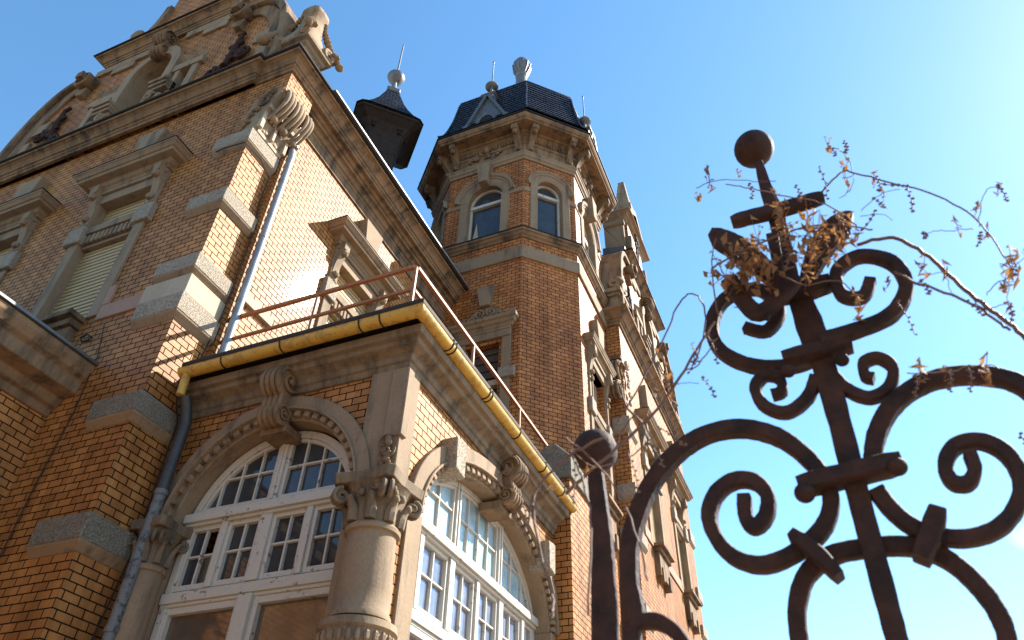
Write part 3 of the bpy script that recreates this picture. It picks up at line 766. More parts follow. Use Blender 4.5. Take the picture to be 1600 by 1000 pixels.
# corner pilaster, capital, column
mb = MB()
mb.sweep([(0, 4.40), (.03, 4.40), (.03, 5.66), (0, 5.66)], [(-3.44, YV), (XV, YV), (XV, YV + .20)]); 
mb.sweep([(.03, 4.9), (.055, 4.9), (.055, 5.60), (.03, 5.60)], [(-3.20, YV), (XV, YV), (XV, YV + .05)])
part('pilaster', mb, STONE, .008)
mb = MB(); foliage(mb, F((0, YV, 0), (1, 0, 0)), [(-3.13, 4.62), (-3.12, 4.74), (-3.14, 4.52), (-3.16, 4.83)], .06, .07, 8); part('carved_drop', mb, STONED, 0, 50)
def column(x, y, zb, zt, r, half=False):
    mb = MB(); mb.lathe((x, y, 0), [(r * 1.12, zb), (r * 1.12, zb + .03), (r * 1.02, zb + .06), (r * 1.03, zb + .2), (r, (zb + zt) / 2), (r * .93, zt - .08), (r * .93, zt - .06), (r * 1.06, zt - .05), (r * 1.08, zt - .02), (r * 1.0, zt)], 36)
    CO_ = part('column', mb, STONE, 0, 35)
    mb = MB(); mb.lathe((x, y, 0), [(r * .92, zt), (r * .95, zt + .16), (r * 1.25, zt + .30), (r * 1.3, zt + .31)], 24)
    for k in range(8):
        a = 2 * PI * k / 8 + .39; dx, dy = math.cos(a), math.sin(a)
        pts = [(x + dx * r * (.97 + .28 * t ** 3), y + dy * r * (.97 + .28 * t ** 3), zt + .01 + .17 * t) for t in [i / 5 for i in range(6)]]
        mb.tube(pts, [r * .22, r * .24, r * .24, r * .22, r * .18, r * .13], 7); mb.ball(pts[-1], r * .17, 8)
        a += .39; dx, dy = math.cos(a), math.sin(a); mb.ball((x + dx * r * 1.12, y + dy * r * 1.12, zt + .22), r * .17, 8)
    for k in range(4):
        a = PI / 4 + k * PI / 2; d = Vector((math.cos(a), math.sin(a), 0)); fq = F((x, y, 0), d)
        for q in (-1, 1): spiral(mb, F(Vector((x, y, 0)) + fq.n * (q * .03), d), r * 1.42, zt + .22, r * .34, 1.7, 0, r * .11, PI / 2, -1, 22)
    foliage(mb, F((x, y, 0), (1, 0, 0)), [(r * .5, zt + .27), (-r * .4, zt + .27), (0, zt + .29)], r * .2, r * 1.05, 4); foliage(mb, F((x, y, 0), (0, 1, 0)), [(-r * .4, zt + .27), (0, zt + .29)], r * .2, r * 1.05, 6)
    part('capital', mb, SOOT, 0, 50, parent=CO_)
    mb = MB(); fq = F((x, y, 0), (1, 0, 0)); e = r * 1.36
    ab = []
    for k in range(4):
        c0 = PI / 4 + k * PI / 2
        ab += [(x + e * 1.28 * math.cos(c0 + s_), y + e * 1.28 * math.sin(c0 + s_)) for s_ in (-.09, .09)] + [(x + e * .86 * math.cos(c0 + PI / 4), y + e * .86 * math.sin(c0 + PI / 4))]
    mb.sweep([(-.05, zt + .31), (0, zt + .31), (.02, zt + .345), (.025, zt + .38), (-.05, zt + .39)], ab[::1][::-1] if False else ab, closed=True) if False else None
    n = len(ab); mb.add([(px, py, zt + .31) for px, py in ab] + [(x + (px - x) * 1.05, y + (py - y) * 1.05, zt + .40) for px, py in ab], [(i, (i + 1) % n, n + (i + 1) % n, n + i) for i in range(n)] + [tuple(range(n)), tuple(n + i for i in range(n))])
    part('abacus', mb, SOOT, .006, parent=CO_)
    mb = MB(); mb.lathe((x, y, 0), [(r * 1.15, zb - .02), (r * 1.38, zb - .03), (r * 1.42, zb - .08), (r * 1.3, zb - .10), (r * 1.3, zb - .2), (r * 1.2, zb - .22), (r * 1.2, 1.5)], 36)
    for k in range(26):
        a = 2 * PI * k / 26; mb.ball((x + r * 1.33 * math.cos(a), y + r * 1.33 * math.sin(a), zb - .15), .024, 6, (1, 1, 2))
    part('column_base', mb, STONE, 0, 35, parent=CO_)
column(-3.115, 4.545, 3.33, 4.02, .20)
column(-5.47, 4.66, 2.6, 4.07, .15)
mb = MB(); mb.lathe((-3.16, 4.62, 0), [(.1, 4.41), (.27, 4.41), (.24, 4.46), (.12, 4.52)], 4); part('impost', mb, STONE, .008)

# cornice, gutter and flat roof of the veranda
vpath = [(X0 + .1, YV), (XV, YV), (XV, VYE)]
mb = MB(); mb.sweep([(-.02, 5.62), (.03, 5.62), (.035, 5.68), (.06, 5.69), (.07, 5.74), (.12, 5.77), (.17, 5.79), (.18, 5.83), (.23, 5.84), (.24, 5.92), (-.02, 5.94)], vpath); part('veranda_cornice', mb, SOOT, .006)
mb = MB(); mb.quad((X0, YV - .2, 5.945), (XV + .2, YV - .2, 5.945), (XV + .2, VYE, 5.945), (X0, VYE, 5.945)); mb.quad((X0, YV - .2, 6.03), (XV + .2, YV - .2, 6.03), (XV + .2, 10, 6.03), (X0, 10, 6.03)); part('veranda_roof', mb, FLASH)
OY, OX = .335, .265
gp = [(X0 + .14, YV - OY), (XV + OX, YV - OY), (XV + OX, VYE + .05)]
mb = MB(); gr = .069
prof = [(gr * math.cos(a) , 5.985 + gr * math.sin(a)) for a in [PI + PI * i / 14 for i in range(15)]]
prof = prof + [(gr + .008, 5.990), (gr - .008, 5.996), (gr - .012, 5.985)] + [((gr - .012) * math.cos(a), 5.985 + (gr - .012) * math.sin(a)) for a in [2 * PI - PI * i / 14 for i in range(15)]]
mb.sweep(prof, gp)
GU = part('gutter', mb, YEL, 0, 35)
mb = MB()
for px, py, ax in [(-5.0, 0, 0), (-4.3, 0, 0), (-3.42, 0, 0), (-3.2, 0, 0), (0, 4.86, 1), (0, 4.92, 1), (0, 5.72, 1), (0, 5.78, 1), (0, 6.55, 1), (0, 7.35, 1), (0, 8.0, 1)]:
    mb.nxt(); rr = gr + .004; a_ = [PI - .2 + (PI + .4) * i / 14 for i in range(15)]
    if ax == 0: pts = [(px, YV - OY - rr * math.cos(a), 5.985 + rr * math.sin(a)) for a in a_]
    else: pts = [(XV + OX + rr * math.cos(a), py, 5.985 + rr * math.sin(a)) for a in a_]
    mb.tube(pts, .008, 6)
    if ax: mb.tube([(XV + OX + rr, py, 5.97), (XV + OX + rr + .004, py, 6.02), (XV + OX - .1, py, 6.05)], .008, 6)
part('gutter_strap', mb, FLASH, 0, 40, parent=GU)
mb = MB()
mb.tube([(X0 + .22, YV - OY, 5.93), (X0 + .22, YV - OY, 5.78), (X0 + .215, YV - OY + .01, 5.70)], .042, 14); part('gutter_outlet', mb, YEL, 0, 40, parent=GU)
mb = MB(); mb.sweep([(-.34, 6.035), (-.03, 6.01), (.02, 6.012), (.045, 6.03), (.05, 6.075), (.02, 6.105), (-.34, 6.12)], gp); part('roof_edge', mb, FLASH, .01)
# railing on the veranda roof
rx, ry = -3.22, 4.75
mb = MB()
rp = lambda z: [(-5.60, ry, z), (rx - .03, ry, z), (rx, ry + .03, z), (rx, 8.66, z)]
mb.tube(rp(7.07), 0, up=(0, 0, 1), square=(.020, .022)); mb.tube(rp(6.745), 0, up=(0, 0, 1), square=(.016, .018))
RA = part('roof_railing', mb, RUST)
mb = MB()
for px, py in ((-4.45, ry), (rx - .004, ry + .006), (rx, 6.18), (rx, 7.62)): mb.nxt(); mb.tube([(px, py, 6.02), (px, py, 7.06)], 0, up=(1, 0, 0), square=(.016, .016))
part('railing_post', mb, RUST, parent=RA)
# stone-capped end pier
mb = MB(); ef = F((0, VYE, 0), (1, 0, 0)); es = F((-2.83, 0, 0), (0, 1, 0))
mb.sheet(ef, [(-3.3, 0), (-2.83, 0), (-2.83, 6.45), (-3.3, 6.45)]); mb.sheet(es, [(VYE, 0), (9.35, 0), (9.35, 6.45), (VYE, 6.45)]); mb.quad((-2.83, 9.35, 0), (-2.83, 9.35, 6.45), (-3.3, 9.35, 6.45), (-3.3, 9.35, 0))
part('end_pier', mb, BRICK)
mb = MB(); cf = F((0, VYE, 0), (1, 0, 0)); mb.prism(cf, [(-3.36, 6.40), (-2.79, 6.40), (-2.79, 6.72), (-3.0, 6.93), (-3.15, 6.93), (-3.36, 6.72)], -.95, .05); mb.box(cf, -3.3, -3.1, 5.95, 6.40, -.4, .06); part('pier_cap', mb, GREYST, .012)

# veranda windows -------------------------------------------------------
def glazed(fr, c, cv, a, b, fd, z_t0, z_t1, z_s, uppers, lowers, ncol, glassU, glassL, missing=(), seed=1, zb=2.3):
    """arched glazed front: white timber frame; uppers/lowers = mullion positions"""
    q = random.Random(seed)
    mb = MB(); fw = .07
    out = [(c + a, zb)] + arcpts(c, cv, a, b, 0, PI, 40) + [(c - a, zb)]
    mb.arch(fr, c, cv, a - fw, b - fw, a, b, fd - .05, fd + .035, 0, PI, 44); mb.arch(fr, c, cv, a - fw * 1.5, b - fw * 1.5, a - fw, b - fw, fd - .05, fd + .015, 0, PI, 44)
    for sg in (-1, 1):
        e1, e2 = sorted((c + sg * a, c + sg * (a - fw * 1.1))); mb.box(fr, e1, e2, zb, cv, fd - .05, fd + .035)
    # transoms
    mb.box(fr, c - a, c + a, z_t0, z_t1, fd - .06, fd + .09, slope=.03); mb.box(fr, c - a, c + a, z_t0 - .03, z_t0, fd - .05, fd + .06)
    mb.box(fr, c - a, c + a, z_s - .11, z_s, fd - .06, fd + .06, slope=.02); mb.box(fr, c - a, c + a, z_s - .14, z_s - .11, fd - .05, fd + .04)
    FR = part('veranda_window', mb, WHITED, .004)
    bars = MB(); panesU = MB(); panesL = MB()
    H = lambda u: cv + b * math.sqrt(max(0, 1 - ((u - c) / a) ** 2))
    for u in uppers: bars.box(fr, u - .045, u + .045, z_t1 - .005, H(u) - .02, fd - .05, fd + .045); bars.box(fr, u - .012, u + .012, z_t1, H(u) - .03, fd + .045, fd + .058)
    for u, wd in lowers: bars.box(fr, u - wd / 2, u + wd / 2, z_s - .005, z_t0 + .005, fd - .05, fd + .05)
    conv = arcpts(c, cv, a - fw * 1.4, b - fw * 1.4, 0, PI, 30)
    edges = [c - a + fw] + [x for u in uppers for x in (u - .045, u + .045)] + [c + a - fw]
    def tilt(poly, dst):
        du, dv = q.gauss(0, .010), q.gauss(0, .010); mu = sum(p[0] for p in poly) / len(poly); mv = sum(p[1] for p in poly) / len(poly)
        dst.quad(*[fr(u, v, fd - .02 + (u - mu) * du + (v - mv) * dv) for u, v in poly])
    for i in range(0, len(edges), 2):
        u0, u1 = edges[i], edges[i + 1]
        bars.box(fr, u0, u1, z_t1, z_t1 + .04, fd - .04, fd + .02)
        for e in (u0, u1 - .035): bars.box(fr, e, e + .035, z_t1, max(z_t1 + .05, H(e + (.035 if e > c else 0)) - .03), fd - .04, fd + .021)
        n = ncol[i // 2]; zm = z_t1 + (b + cv - z_t1) * .46
        for k in range(n):
            p0 = u0 + (u1 - u0) * k / n; p1 = u0 + (u1 - u0) * (k + 1) / n
            if k: bars.box(fr, p0 - .010, p0 + .010, z_t1 + .03, H(p0) - .04, fd - .03, fd + .012)
            for v0, v1 in ((z_t1 + .01, zm), (zm, cv + b)):
                pc = clip([(p0, v0), (p1, v0), (p1, v1), (p0, v1)], conv)
                if len(pc) > 2: tilt(pc, panesU)
        # horizontal muntin, cut off at the arch
        lo, hi = u0, u1
        lim = a * math.sqrt(max(0, 1 - ((zm - cv) / b) ** 2)) - fw
        lo = max(lo, c - lim); hi = min(hi, c + lim)
        if hi > lo: bars.box(fr, lo, hi, zm - .010, zm + .010, fd - .03, fd + .010)
    ed = [c - a + fw] + [x for u, wd in lowers for x in (u - wd / 2, u + wd / 2)] + [c + a - fw]
    sash = MB()
    for i in range(0, len(ed), 2):
        u0, u1 = ed[i], ed[i + 1]; s_ = .038
        for e0, e1 in ((u0, u0 + s_), (u1 - s_, u1)): sash.box(fr, e0, e1, z_s, z_t0, fd - .04, fd + .025)
        for e0, e1 in ((z_s, z_s + .05), (z_t0 - .07, z_t0 - .03)): sash.box(fr, u0 + s_, u1 - s_, e0, e1, fd - .04, fd + .024)
        um = (u0 + u1) / 2; vm = (z_s + z_t0) / 2
        sash.box(fr, um - .010, um + .010, z_s + .05, z_t0 - .07, fd - .03, fd + .012); sash.box(fr, u0 + s_, u1 - s_, vm - .010, vm + .010, fd - .03, fd + .010)
        for k, (p0, p1, v0, v1) in enumerate(((u0 + s_, um, z_s + .04, vm), (um, u1 - s_, z_s + .04, vm), (u0 + s_, um, vm, z_t0 - .06), (um, u1 - s_, vm, z_t0 - .06))):
            if (i // 2, k) in missing: continue
            tilt([(p0, v0), (p1, v0), (p1, v1), (p0, v1)], panesL)
    part('muntins', bars, WHITE, .003, parent=FR); part('sash', sash, WHITE, .003, parent=FR)
    part('upper_pane', panesU, glassU, parent=FR); part('sash_pane', panesL, glassL, parent=FR)
    mb = MB(); mb.box(fr, c - a + .02, c + a - .02, zb, cv + b + .2, fd - .75, fd - .7); part('room_shade_panel', mb, DARK, parent=FR)  # flat near-black panel, the unlit room's shade put into its colour
    return FR
FW = glazed(VA, fc, fcv, .93, .93, -.2, ZT0, ZT1, 3.90, [fc], [(fc - .46, .06), (fc, .12), (fc + .46, .06)], [4, 4], GLASS, GLASS, ((0, 1), (0, 3)), 2)
mb = MB()
for u0, u1 in ((fc - .87, fc - .07), (fc + .07, fc + .87)):
    for e0, e1 in ((u0, u0 + .05), (u1 - .05, u1)): mb.box(VA, e0, e1, 2.3, 3.76, -.24, -.17)
    mb.box(VA, u0, u1, 3.70, 3.76, -.24, -.175)
mb.box(VA, fc - .07, fc + .07, 2.3, 3.78, -.25, -.13); part('lower_frame', mb, WHITED, .004, parent=FW)
mb = MB(); mb.box(VA, fc - .9, fc + .9, 2.3, 3.74, -.24, -.225); part('lower_pane', mb, m_glass('brown_reflecting_glass', (.12, .085, .06), 1.7, .05, .15), parent=FW)
mb = MB(); mb.box(VA, fc - .84, fc - .6, 3.93, 4.25, -.33, -.32); mb.box(VA, fc - .62, fc - .52, 3.93, 4.1, -.31, -.30); part('curtain', mb, STONEP, parent=FW)
SW = glazed(VS, sc, scv, 1.60, .95, -.22, ZT0 - .05, ZT1 - .05, 3.78, [sc - .535, sc + .535], [(sc - 1.2, .07), (sc - .585, .10), (sc, .07), (sc + .585, .10), (sc + 1.2, .07)], [3, 4, 3], GLASSB, GLASSL, ((0, 3),), 5)
mb = MB()
for u0, u1 in ((sc - 1.55, sc - .64), (sc - .54, sc + .54), (sc + .64, sc + 1.55)):
    for e0, e1 in ((u0, u0 + .05), (u1 - .05, u1)): mb.box(VS, e0, e1, 2.3, 3.64, -.26, -.18)
    mb.box(VS, u0, u1, 3.58, 3.64, -.26, -.185)
part('lower_frame', mb, WHITED, .004, parent=SW)
mb = MB(); mb.box(VS, sc - 1.56, sc + 1.56, 2.3, 3.62, -.25, -.24); part('lower_pane', mb, GLASSL, parent=SW)

# ================================================================== tower
UNIT, LIFT = .962, .061
TC = Vector((-5.092, 11.617)); AP = 1.827; HS = .938; HC = .6285
def octo(r, rot=0):     # corner points, clockwise from above so that outward is to the right
    return None
FR8 = []
for k in range(8):
    a = -PI / 2 + k * PI / 4                         # outward direction of face k; 0 faces front, 2 faces the sun side
    n = Vector((math.cos(a), math.sin(a), 0)); u = Vector((-n.y, n.x, 0))
    if k % 2 == 0: o = Vector((TC.x, TC.y, 0)) + n * AP
    else: o = Vector((TC.x, TC.y, 0)) + n * ((HS + AP) / math.sqrt(2))
    FR8.append((F(o, u), HS if k % 2 == 0 else HC))
corn = []
for k in range(8):
    f, h = FR8[k]; corn.append(tuple(f(h, 0, 0).xy))   # counter-clockwise order
OCT = corn                                            # ccw => right-hand normal points outward
mb = MB()
for k, (f, h) in enumerate(FR8):
    holes = []
    if k in (0, 2):
        holes.append(rect(.12 if k == 0 else 0, .40, 8.3, 10.2) if k == 0 else rect(0, .42, 7.6, 10.35))
    mb.sheet(f, [(-h, 0), (h, 0), (h, 12.95), (-h, 12.95)], holes, 0, .25)
    hw = .45 if k % 2 == 0 else .34; zc_ = 14.46 if k % 2 == 0 else 14.60
    if k in (0, 1, 2, 3, 7): mb.sheet(f, [(-h, 12.95), (h, 12.95), (h, 16.5), (-h, 16.5)], [[(hw, 13.18)] + arcpts(0, zc_, hw, hw, 0, PI, 20) + [(-hw, 13.18)]], 0, .25)
    else: mb.sheet(f, [(-h, 12.95), (h, 12.95), (h, 16.5), (-h, 16.5)])
part('tower_wall', mb, BRICKT)
mb = MB(); mb.sweep([(-.02, 12.25), (.045, 12.25), (.05, 12.30), (.05, 12.56), (.03, 12.58), (-.02, 12.58)], OCT, True); part('string_course', mb, STONE, .008)
mb = MB(); mb.sweep([(-.02, 12.84), (.03, 12.84), (.04, 12.88), (.08, 12.91), (.10, 12.96), (.13, 12.97), (.135, 13.03), (-.02, 13.10)], OCT, True); part('sill_cornice', mb, STONED, .006)
mb = MB(); mb.sweep([(.12, 13.036), (.15, 13.035), (.15, 13.05), (-.02, 13.11)], OCT, True); part('flashing', mb, FLASH)
mb = MB(); mb.sweep([(-.02, 15.44), (.03, 15.44), (.035, 15.50), (.07, 15.53), (.08, 15.60), (.10, 15.62), (.10, 15.66), (-.02, 15.70)], OCT, True); part('tower_moulding', mb, STONE, .006)
mb = MB()
mb.sweep([(.0, 15.68), (.02, 15.70), (.02, 15.98), (.05, 15.99), (.05, 16.06), (.02, 16.08), (.02, 16.24), (.09, 16.32), (.13, 16.33), (.15, 16.37), (.42, 16.38), (.425, 16.43), (.45, 16.435), (.48, 16.48), (.49, 16.51), (.49, 16.56), (-.1, 16.70)], OCT, True); part('tower_eave', mb, STONED, .006)
mb = MB(); mb.sweep([(.48, 16.565), (.52, 16.565), (.52, 16.59), (-.1, 16.74)], OCT, True); part('flashing', mb, FLASH)
mb = MB()
for k, (f, h) in enumerate(FR8):
    for sg in (-1, 1): mb.nxt(); bracket(mb, f, sg * (h - .13), .15, 15.70, 16.38, .38, .06)
    mb.nxt()
    for i in range(int(2 * h / .075)):
        u = -h + .03 + i * .075
        if abs(abs(u) - (h - .13)) > .12 and abs(u) < h - .03: mb.box(f, u, u + .04, 16.12, 16.22, 0, .055)
part('eave_bracket', mb, STONED, .004, 45)
mb = MB()
for k in (0, 2, 6): mb.nxt(); foliage(mb, FR8[k][0], [(-.28, 15.95), (-.22, 16.05), (.0, 16.02), (.0, 16.15), (.0, 15.9), (.25, 15.95), (.33, 16.0), (-.4, 15.92)], .08, .06, k); mb.ball(FR8[k][0](0, 16.08, .1), .1, 12, (.8, .8, 1.2))
part('carved_frieze', mb, STONED, 0, 50)
for k in (0, 1, 2, 3, 7):
    f, h = FR8[k]; big = k % 2 == 0
    hw = .45 if big else .34; zc_ = 14.46 if big else 14.60; jw = .15 if big else .13
    mb = MB()
    for sg in (-1, 1):
        e0, e1 = sorted((sg * (hw - .04), sg * (hw + jw))); mb.box(f, e0, e1, 13.06, zc_, -.22, .03)
    mb.arch_prof(f, 0, zc_, [(hw - .04, -.22), (hw - .04, .0), (hw + .0, .02), (hw + .04, .03), (hw + jw, .035), (hw + jw, .0)], 0, PI, 28)
    ho = hw + jw + (.13 if big else .09)
    mb.arch_prof(f, 0, zc_, [(hw + jw - .01, .0), (hw + jw - .01, .05), (hw + jw + .03, .055), (hw + jw + .06, .09), (ho, .10), (ho + .01, .0)], 0, PI, 28)
    mb.box(f, -hw - jw, hw + jw, 13.06, 13.16, -.2, .045)
    if big:
        for sg in (-1, 1): e0, e1 = sorted((sg * (hw + jw), sg * h)); mb.box(f, e0, e1, zc_ - .12, zc_ + .0, -.02, .022)
    else:
        for sg in (-1, 1): e0, e1 = sorted((sg * (hw + jw), sg * h)); mb.box(f, e0, e1, zc_ - .26, zc_ - .14, -.02, .022)
    TW = part('tower_window', mb, STONE, .005, 40)
    if big:
        mb = MB(); keystone(mb, f, 0, zc_ + hw - .06, 15.50, .20, .34, .20); part('keystone', mb, STONE, .01, parent=TW)
    mb = MB(); ww = hw - .04
    mb.arch(f, 0, zc_, ww - .045, ww - .045, ww, ww, -.19, -.13, 0, PI, 24)
    for sg in (-1, 1): e0, e1 = sorted((sg * (ww - .045), sg * ww)); mb.box(f, e0, e1, 13.16, zc_, -.19, -.13)
    mb.box(f, -ww, ww, zc_ - .14, zc_ - .05, -.19, -.11); mb.box(f, -ww, ww, 13.16, 13.22, -.19, -.131); 
    part('frame', mb, WHITED, .004, parent=TW)
    mb = MB(); mb.prism(f, [(ww, 13.16)] + arcpts(0, zc_, ww, ww, 0, PI, 20) + [(-ww, 13.16)], -.185, -.18); part('pane', mb, GLASS, parent=TW)
mb = MB(); fc0 = FR8[0][0]; mb.add([fc0(-.36, 13.22, -.176), fc0(-.14, 13.22, -.172), fc0(-.20, 13.5, -.17), fc0(-.25, 13.92, -.174), fc0(-.29, 13.6, -.17)], [(0, 1, 2, 4), (4, 2, 3)]); part('curtain', mb, STONEP)
# lower window on the tower's front with carved tympanum
f0, h0_ = FR8[0]; c0 = .20
mb = MB()
for sg in (-1, 1):
    e0, e1 = sorted((c0 + sg * .38, c0 + sg * .56)); mb.box(f0, e0, e1, 8.2, 10.28, -.22, .03)
mb.box(f0, c0 - .56, c0 + .56, 10.28, 10.44, -.22, .05)
mb.sweep([(0, 10.50), (.03, 10.50), (.05, 10.56), (.09, 10.58), (.10, 10.64), (.14, 10.66), (.15, 10.73), (-.04, 10.78)], u_path(f0, c0 - .56, c0 + .56, .03)); mb.box(f0, c0 - .56, c0 + .56, 10.44, 10.5, -.1, .06)
LW = part('tower_window', mb, STONE, .005)
mb = MB()
for sg in (-1, 1):
    mb.nxt(); e0, e1 = sorted((c0 + sg * .34, c0 + sg * .66)); mb.box(f0, e0, e1, 9.32, 9.54, -.05, .075)
part('jamb_block', mb, ROUGH, .01, parent=LW)
mb = MB(); shut_z = 9.5
for i in range(9): mb.box(f0, c0 - .38, c0 + .38, 9.5 + i * .09, 9.578 + i * .09, -.16 - .012 * (i % 3), -.12 - .02 * (i % 2))
part('wooden_slats', mb, BARK, .003, parent=LW)
mb = MB(); mb.box(f0, c0 - .38, c0 + .38, 9.30, 9.42, -.2, -.08); mb.box(f0, c0 - .38, c0 + .38, 8.9, 8.96, -.2, -.1)
for u in (c0 - .38, c0 - .03, c0 + .33): mb.box(f0, u, u + .05, 8.2, 9.3, -.19, -.11)
part('frame', mb, STONEP, .004, parent=LW)
mb = MB(); mb.box(f0, c0 - .38, c0 + .38, 8.2, 10.28, -.24, -.215); part('pane', mb, GLASS, parent=LW)
mb = MB()
for i in range(17):
    if i == 8: continue
    mb.arch(f0, c0, 10.70, .42, .46, .64, .70, -.02, .012, PI * (i + .05) / 17, PI * (i + .95) / 17, 2)
part('brick_arch', mb, BRICK, .003, parent=LW)
mb = MB()
for sg in (-1, 1):
    e0, e1 = sorted((c0 + sg * .43, c0 + sg * .63)); mb.nxt(); mb.box(f0, e0, e1, 10.76, 10.93, -.02, .03)
part('arch_springer', mb, STONE, .008, parent=LW); mb = MB()
keystone(mb, f0, c0, 11.12, 11.62, .20, .36, .10); part('keystone', mb, STONE, .008, parent=LW)
mb = MB(); mb.prism(f0, arcpts(c0, 10.70, .42, .45, 0, PI, 20), -.03, .004)
for sg in (-1, 1): spiral(mb, f0, c0 + sg * .13, 10.96, .11, 1.6, .03, .022, PI / 2, sg); spiral(mb, f0, c0 + sg * .30, 10.86, .07, 1.4, .03, .02, 0, -sg)
foliage(mb, f0, [(c0, 10.85), (c0 + .05, 11.05), (c0 - .06, 11.05), (c0 + .34, 10.84), (c0 - .34, 10.84)], .04, .03, 2); part('carved_tympanum', mb, STONE, 0, 50, parent=LW)
# lower window on the sunny face
f2, h2_ = FR8[2]
hooded_window(f2, 0.0, 7.55, ks=.98, blind=False, hw=.44, jw=.16, H=2.8, hscale=.62)
# slate mansard
mb = MB()
def ring8(s, z): return [(TC.x + (x - TC.x) * s, TC.y + (y - TC.y) * s, z) for x, y in OCT]
lv = [(1.24, 16.74), (1.17, 16.90), (1.12, 17.2), (1.06, 17.7), (1.02, 18.2), (.985, 18.68), (.97, 18.74), (.60, 19.35), (.10, 19.8)]
cour = []
def prof_at(z):
    for (s0, z0), (s1, z1) in zip(lv, lv[1:]):
        if z0 <= z <= z1: return s0 + (s1 - s0) * (z - z0) / (z1 - z0)
nc = 15
for i in range(nc):
    za = 16.74 + (18.68 - 16.74) * i / nc; zb = 16.74 + (18.68 - 16.74) * (i + 1) / nc
    cour += [(prof_at(za) + .012, za), (prof_at(zb) + .001, zb)]
lv = cour + lv[5:]
rings = [ring8(s, z) for s, z in lv]; vs_ = [p for r in rings for p in r]
fs_ = [(i * 8 + k, i * 8 + (k + 1) % 8, (i + 1) * 8 + (k + 1) % 8, (i + 1) * 8 + k) for i in range(len(lv) - 1) for k in range(8)]
mb.add(vs_, fs_); part('tower_roof', mb, SLATE)
mb = MB()
for k in range(8): mb.tube([Vector(r[k]) + Vector((0, 0, .012)) for r in rings[:30:2]], .024, 6)
mb.sweep([(-.02, 18.67), (.03, 18.66), (.035, 18.70), (-.02, 18.76)], [(x, y) for x, y, z in ring8(.98, 0)], True)
part('roof_ridge', mb, SLATE, 0, 50)
mb = MB(); mb.lathe((TC.x, TC.y, 0), [(.42, 19.6), (.40, 19.75), (.28, 20.0), (.21, 20.6), (.19, 21.3), (.165, 22.1), (.19, 22.13), (.19, 22.2), (.14, 22.25), (.17, 22.32), (.25, 22.5), (.28, 22.72), (.28, 22.78), (.22, 22.95), (.1, 23.05), (.03, 23.08)], 20)
VA_ = part('vase_finial', mb, FINIAL, 0, 40)
mb = MB()
for k in range(12):
    a = 2 * PI * k / 12; mb.tube([(TC.x + r * math.cos(a), TC.y + r * math.sin(a), z) for r, z in ((.15, 22.26), (.19, 22.33), (.26, 22.5), (.29, 22.74))], .022, 6)
part('gadroons', mb, FINIAL, 0, 50, parent=VA_)
def lucarne(f, z):
    """small gabled roof dormer with a spike"""
    mb = MB(); d = .02; hw = .52
    mb.prism(f, [(-hw, z), (hw, z), (hw, z + .1), (.05, z + 1.22), (-.05, z + 1.22), (-hw, z + .1)], -.7, d + .22)
    LU = part('dormer', mb, LEAD, .01)
    mb = MB()
    for sg in (-1, 1):
        mb.tube([f(sg * (hw + .05), z + .06, d + .1), f(sg * .03, z + 1.26, d + .1)], 0, up=f.n, square=(.045, .2)); mb.ball(f(sg * (hw + .02), z + .12, d + .26), .09, 10)
    mb.box(f, -hw - .04, hw + .04, z - .02, z + .08, -.1, d + .27)
    mb.arch_prof(f, 0, z + .12, [(.20, d + .2), (.20, d + .26), (.27, d + .27), (.28, d + .2)], 0, PI, 16, 1.5)
    part('dormer_mould', mb, LEAD, .006, parent=LU)
    mb = MB(); mb.prism(f, arcpts(0, z + .12, .2, .3, 0, PI, 14), d + .2, d + .235); part('dormer_shade_plate', mb, DARK, parent=LU)  # solid plate, the shade of a hollow dormer painted near-black
    mb = MB(); p = f(0, 0, d + .06); b = z + 1.24
    mb.sweep([(.03, b - .02), (.10, b), (.11, b + .1), (.16, b + .13), (.16, b + .17), (.05, b + .2)], [f(-.04, 0, d + .02).xy, f(-.04, 0, d + .1).xy, f(.04, 0, d + .1).xy, f(.04, 0, d + .02).xy], True)
    mb.lathe((p.x, p.y, 0), [(.06, b + .18), (.085, b + .24), (.045, b + .42), (.035, b + .55), (.05, b + .60), (.12, b + .63), (.175, b + .69), (.17, b + .72), (.06, b + .78), (.018, b + .85), (.014, b + 1.85), (.026, b + 1.87), (.024, b + 1.92), (.005, b + 1.95)], 16)
    part('dormer_finial', mb, FINIAL, 0, 40, parent=LU)
for k in (0, 2, 6): lucarne(FR8[k][0], 16.86)

UNIT, LIFT = 1.0, 0.0
# ---------------------------------------------------------------- diagonal roof turret behind the eaves
tcx, tcy = -7.15, 8.37
def ringd(r, z, ch=.16):
    out = []
    for k in range(4):
        a = k * PI / 2 + PI / 2 * 0 
        for s_ in (-1, 1):
            b_ = a + s_ * ch * .5; out.append((tcx + r * math.cos(b_), tcy + r * math.sin(b_), z))
    return out
def loft(mb, rings, cap=True):
    n = len(rings[0]); mb.add([p for r in rings for p in r], [(i * n + k, i * n + (k + 1) % n, (i + 1) * n + (k + 1) % n, (i + 1) * n + k) for i in range(len(rings) - 1) for k in range(n)] + ([tuple(range(n)), tuple((len(rings) - 1) * n + k for k in range(n))] if cap else []))
mb = MB(); loft(mb, [ringd(.45, 12.0), ringd(.45, 15.6)]); TU = part('roof_turret', mb, WOODD)
mb = MB(); loft(mb, [ringd(.46, 15.0), ringd(.50, 15.35), ringd(.60, 15.62), ringd(.74, 15.80), ringd(.93, 15.93), ringd(.98, 15.95), ringd(.985, 16.0), ringd(.95, 16.03)]); 
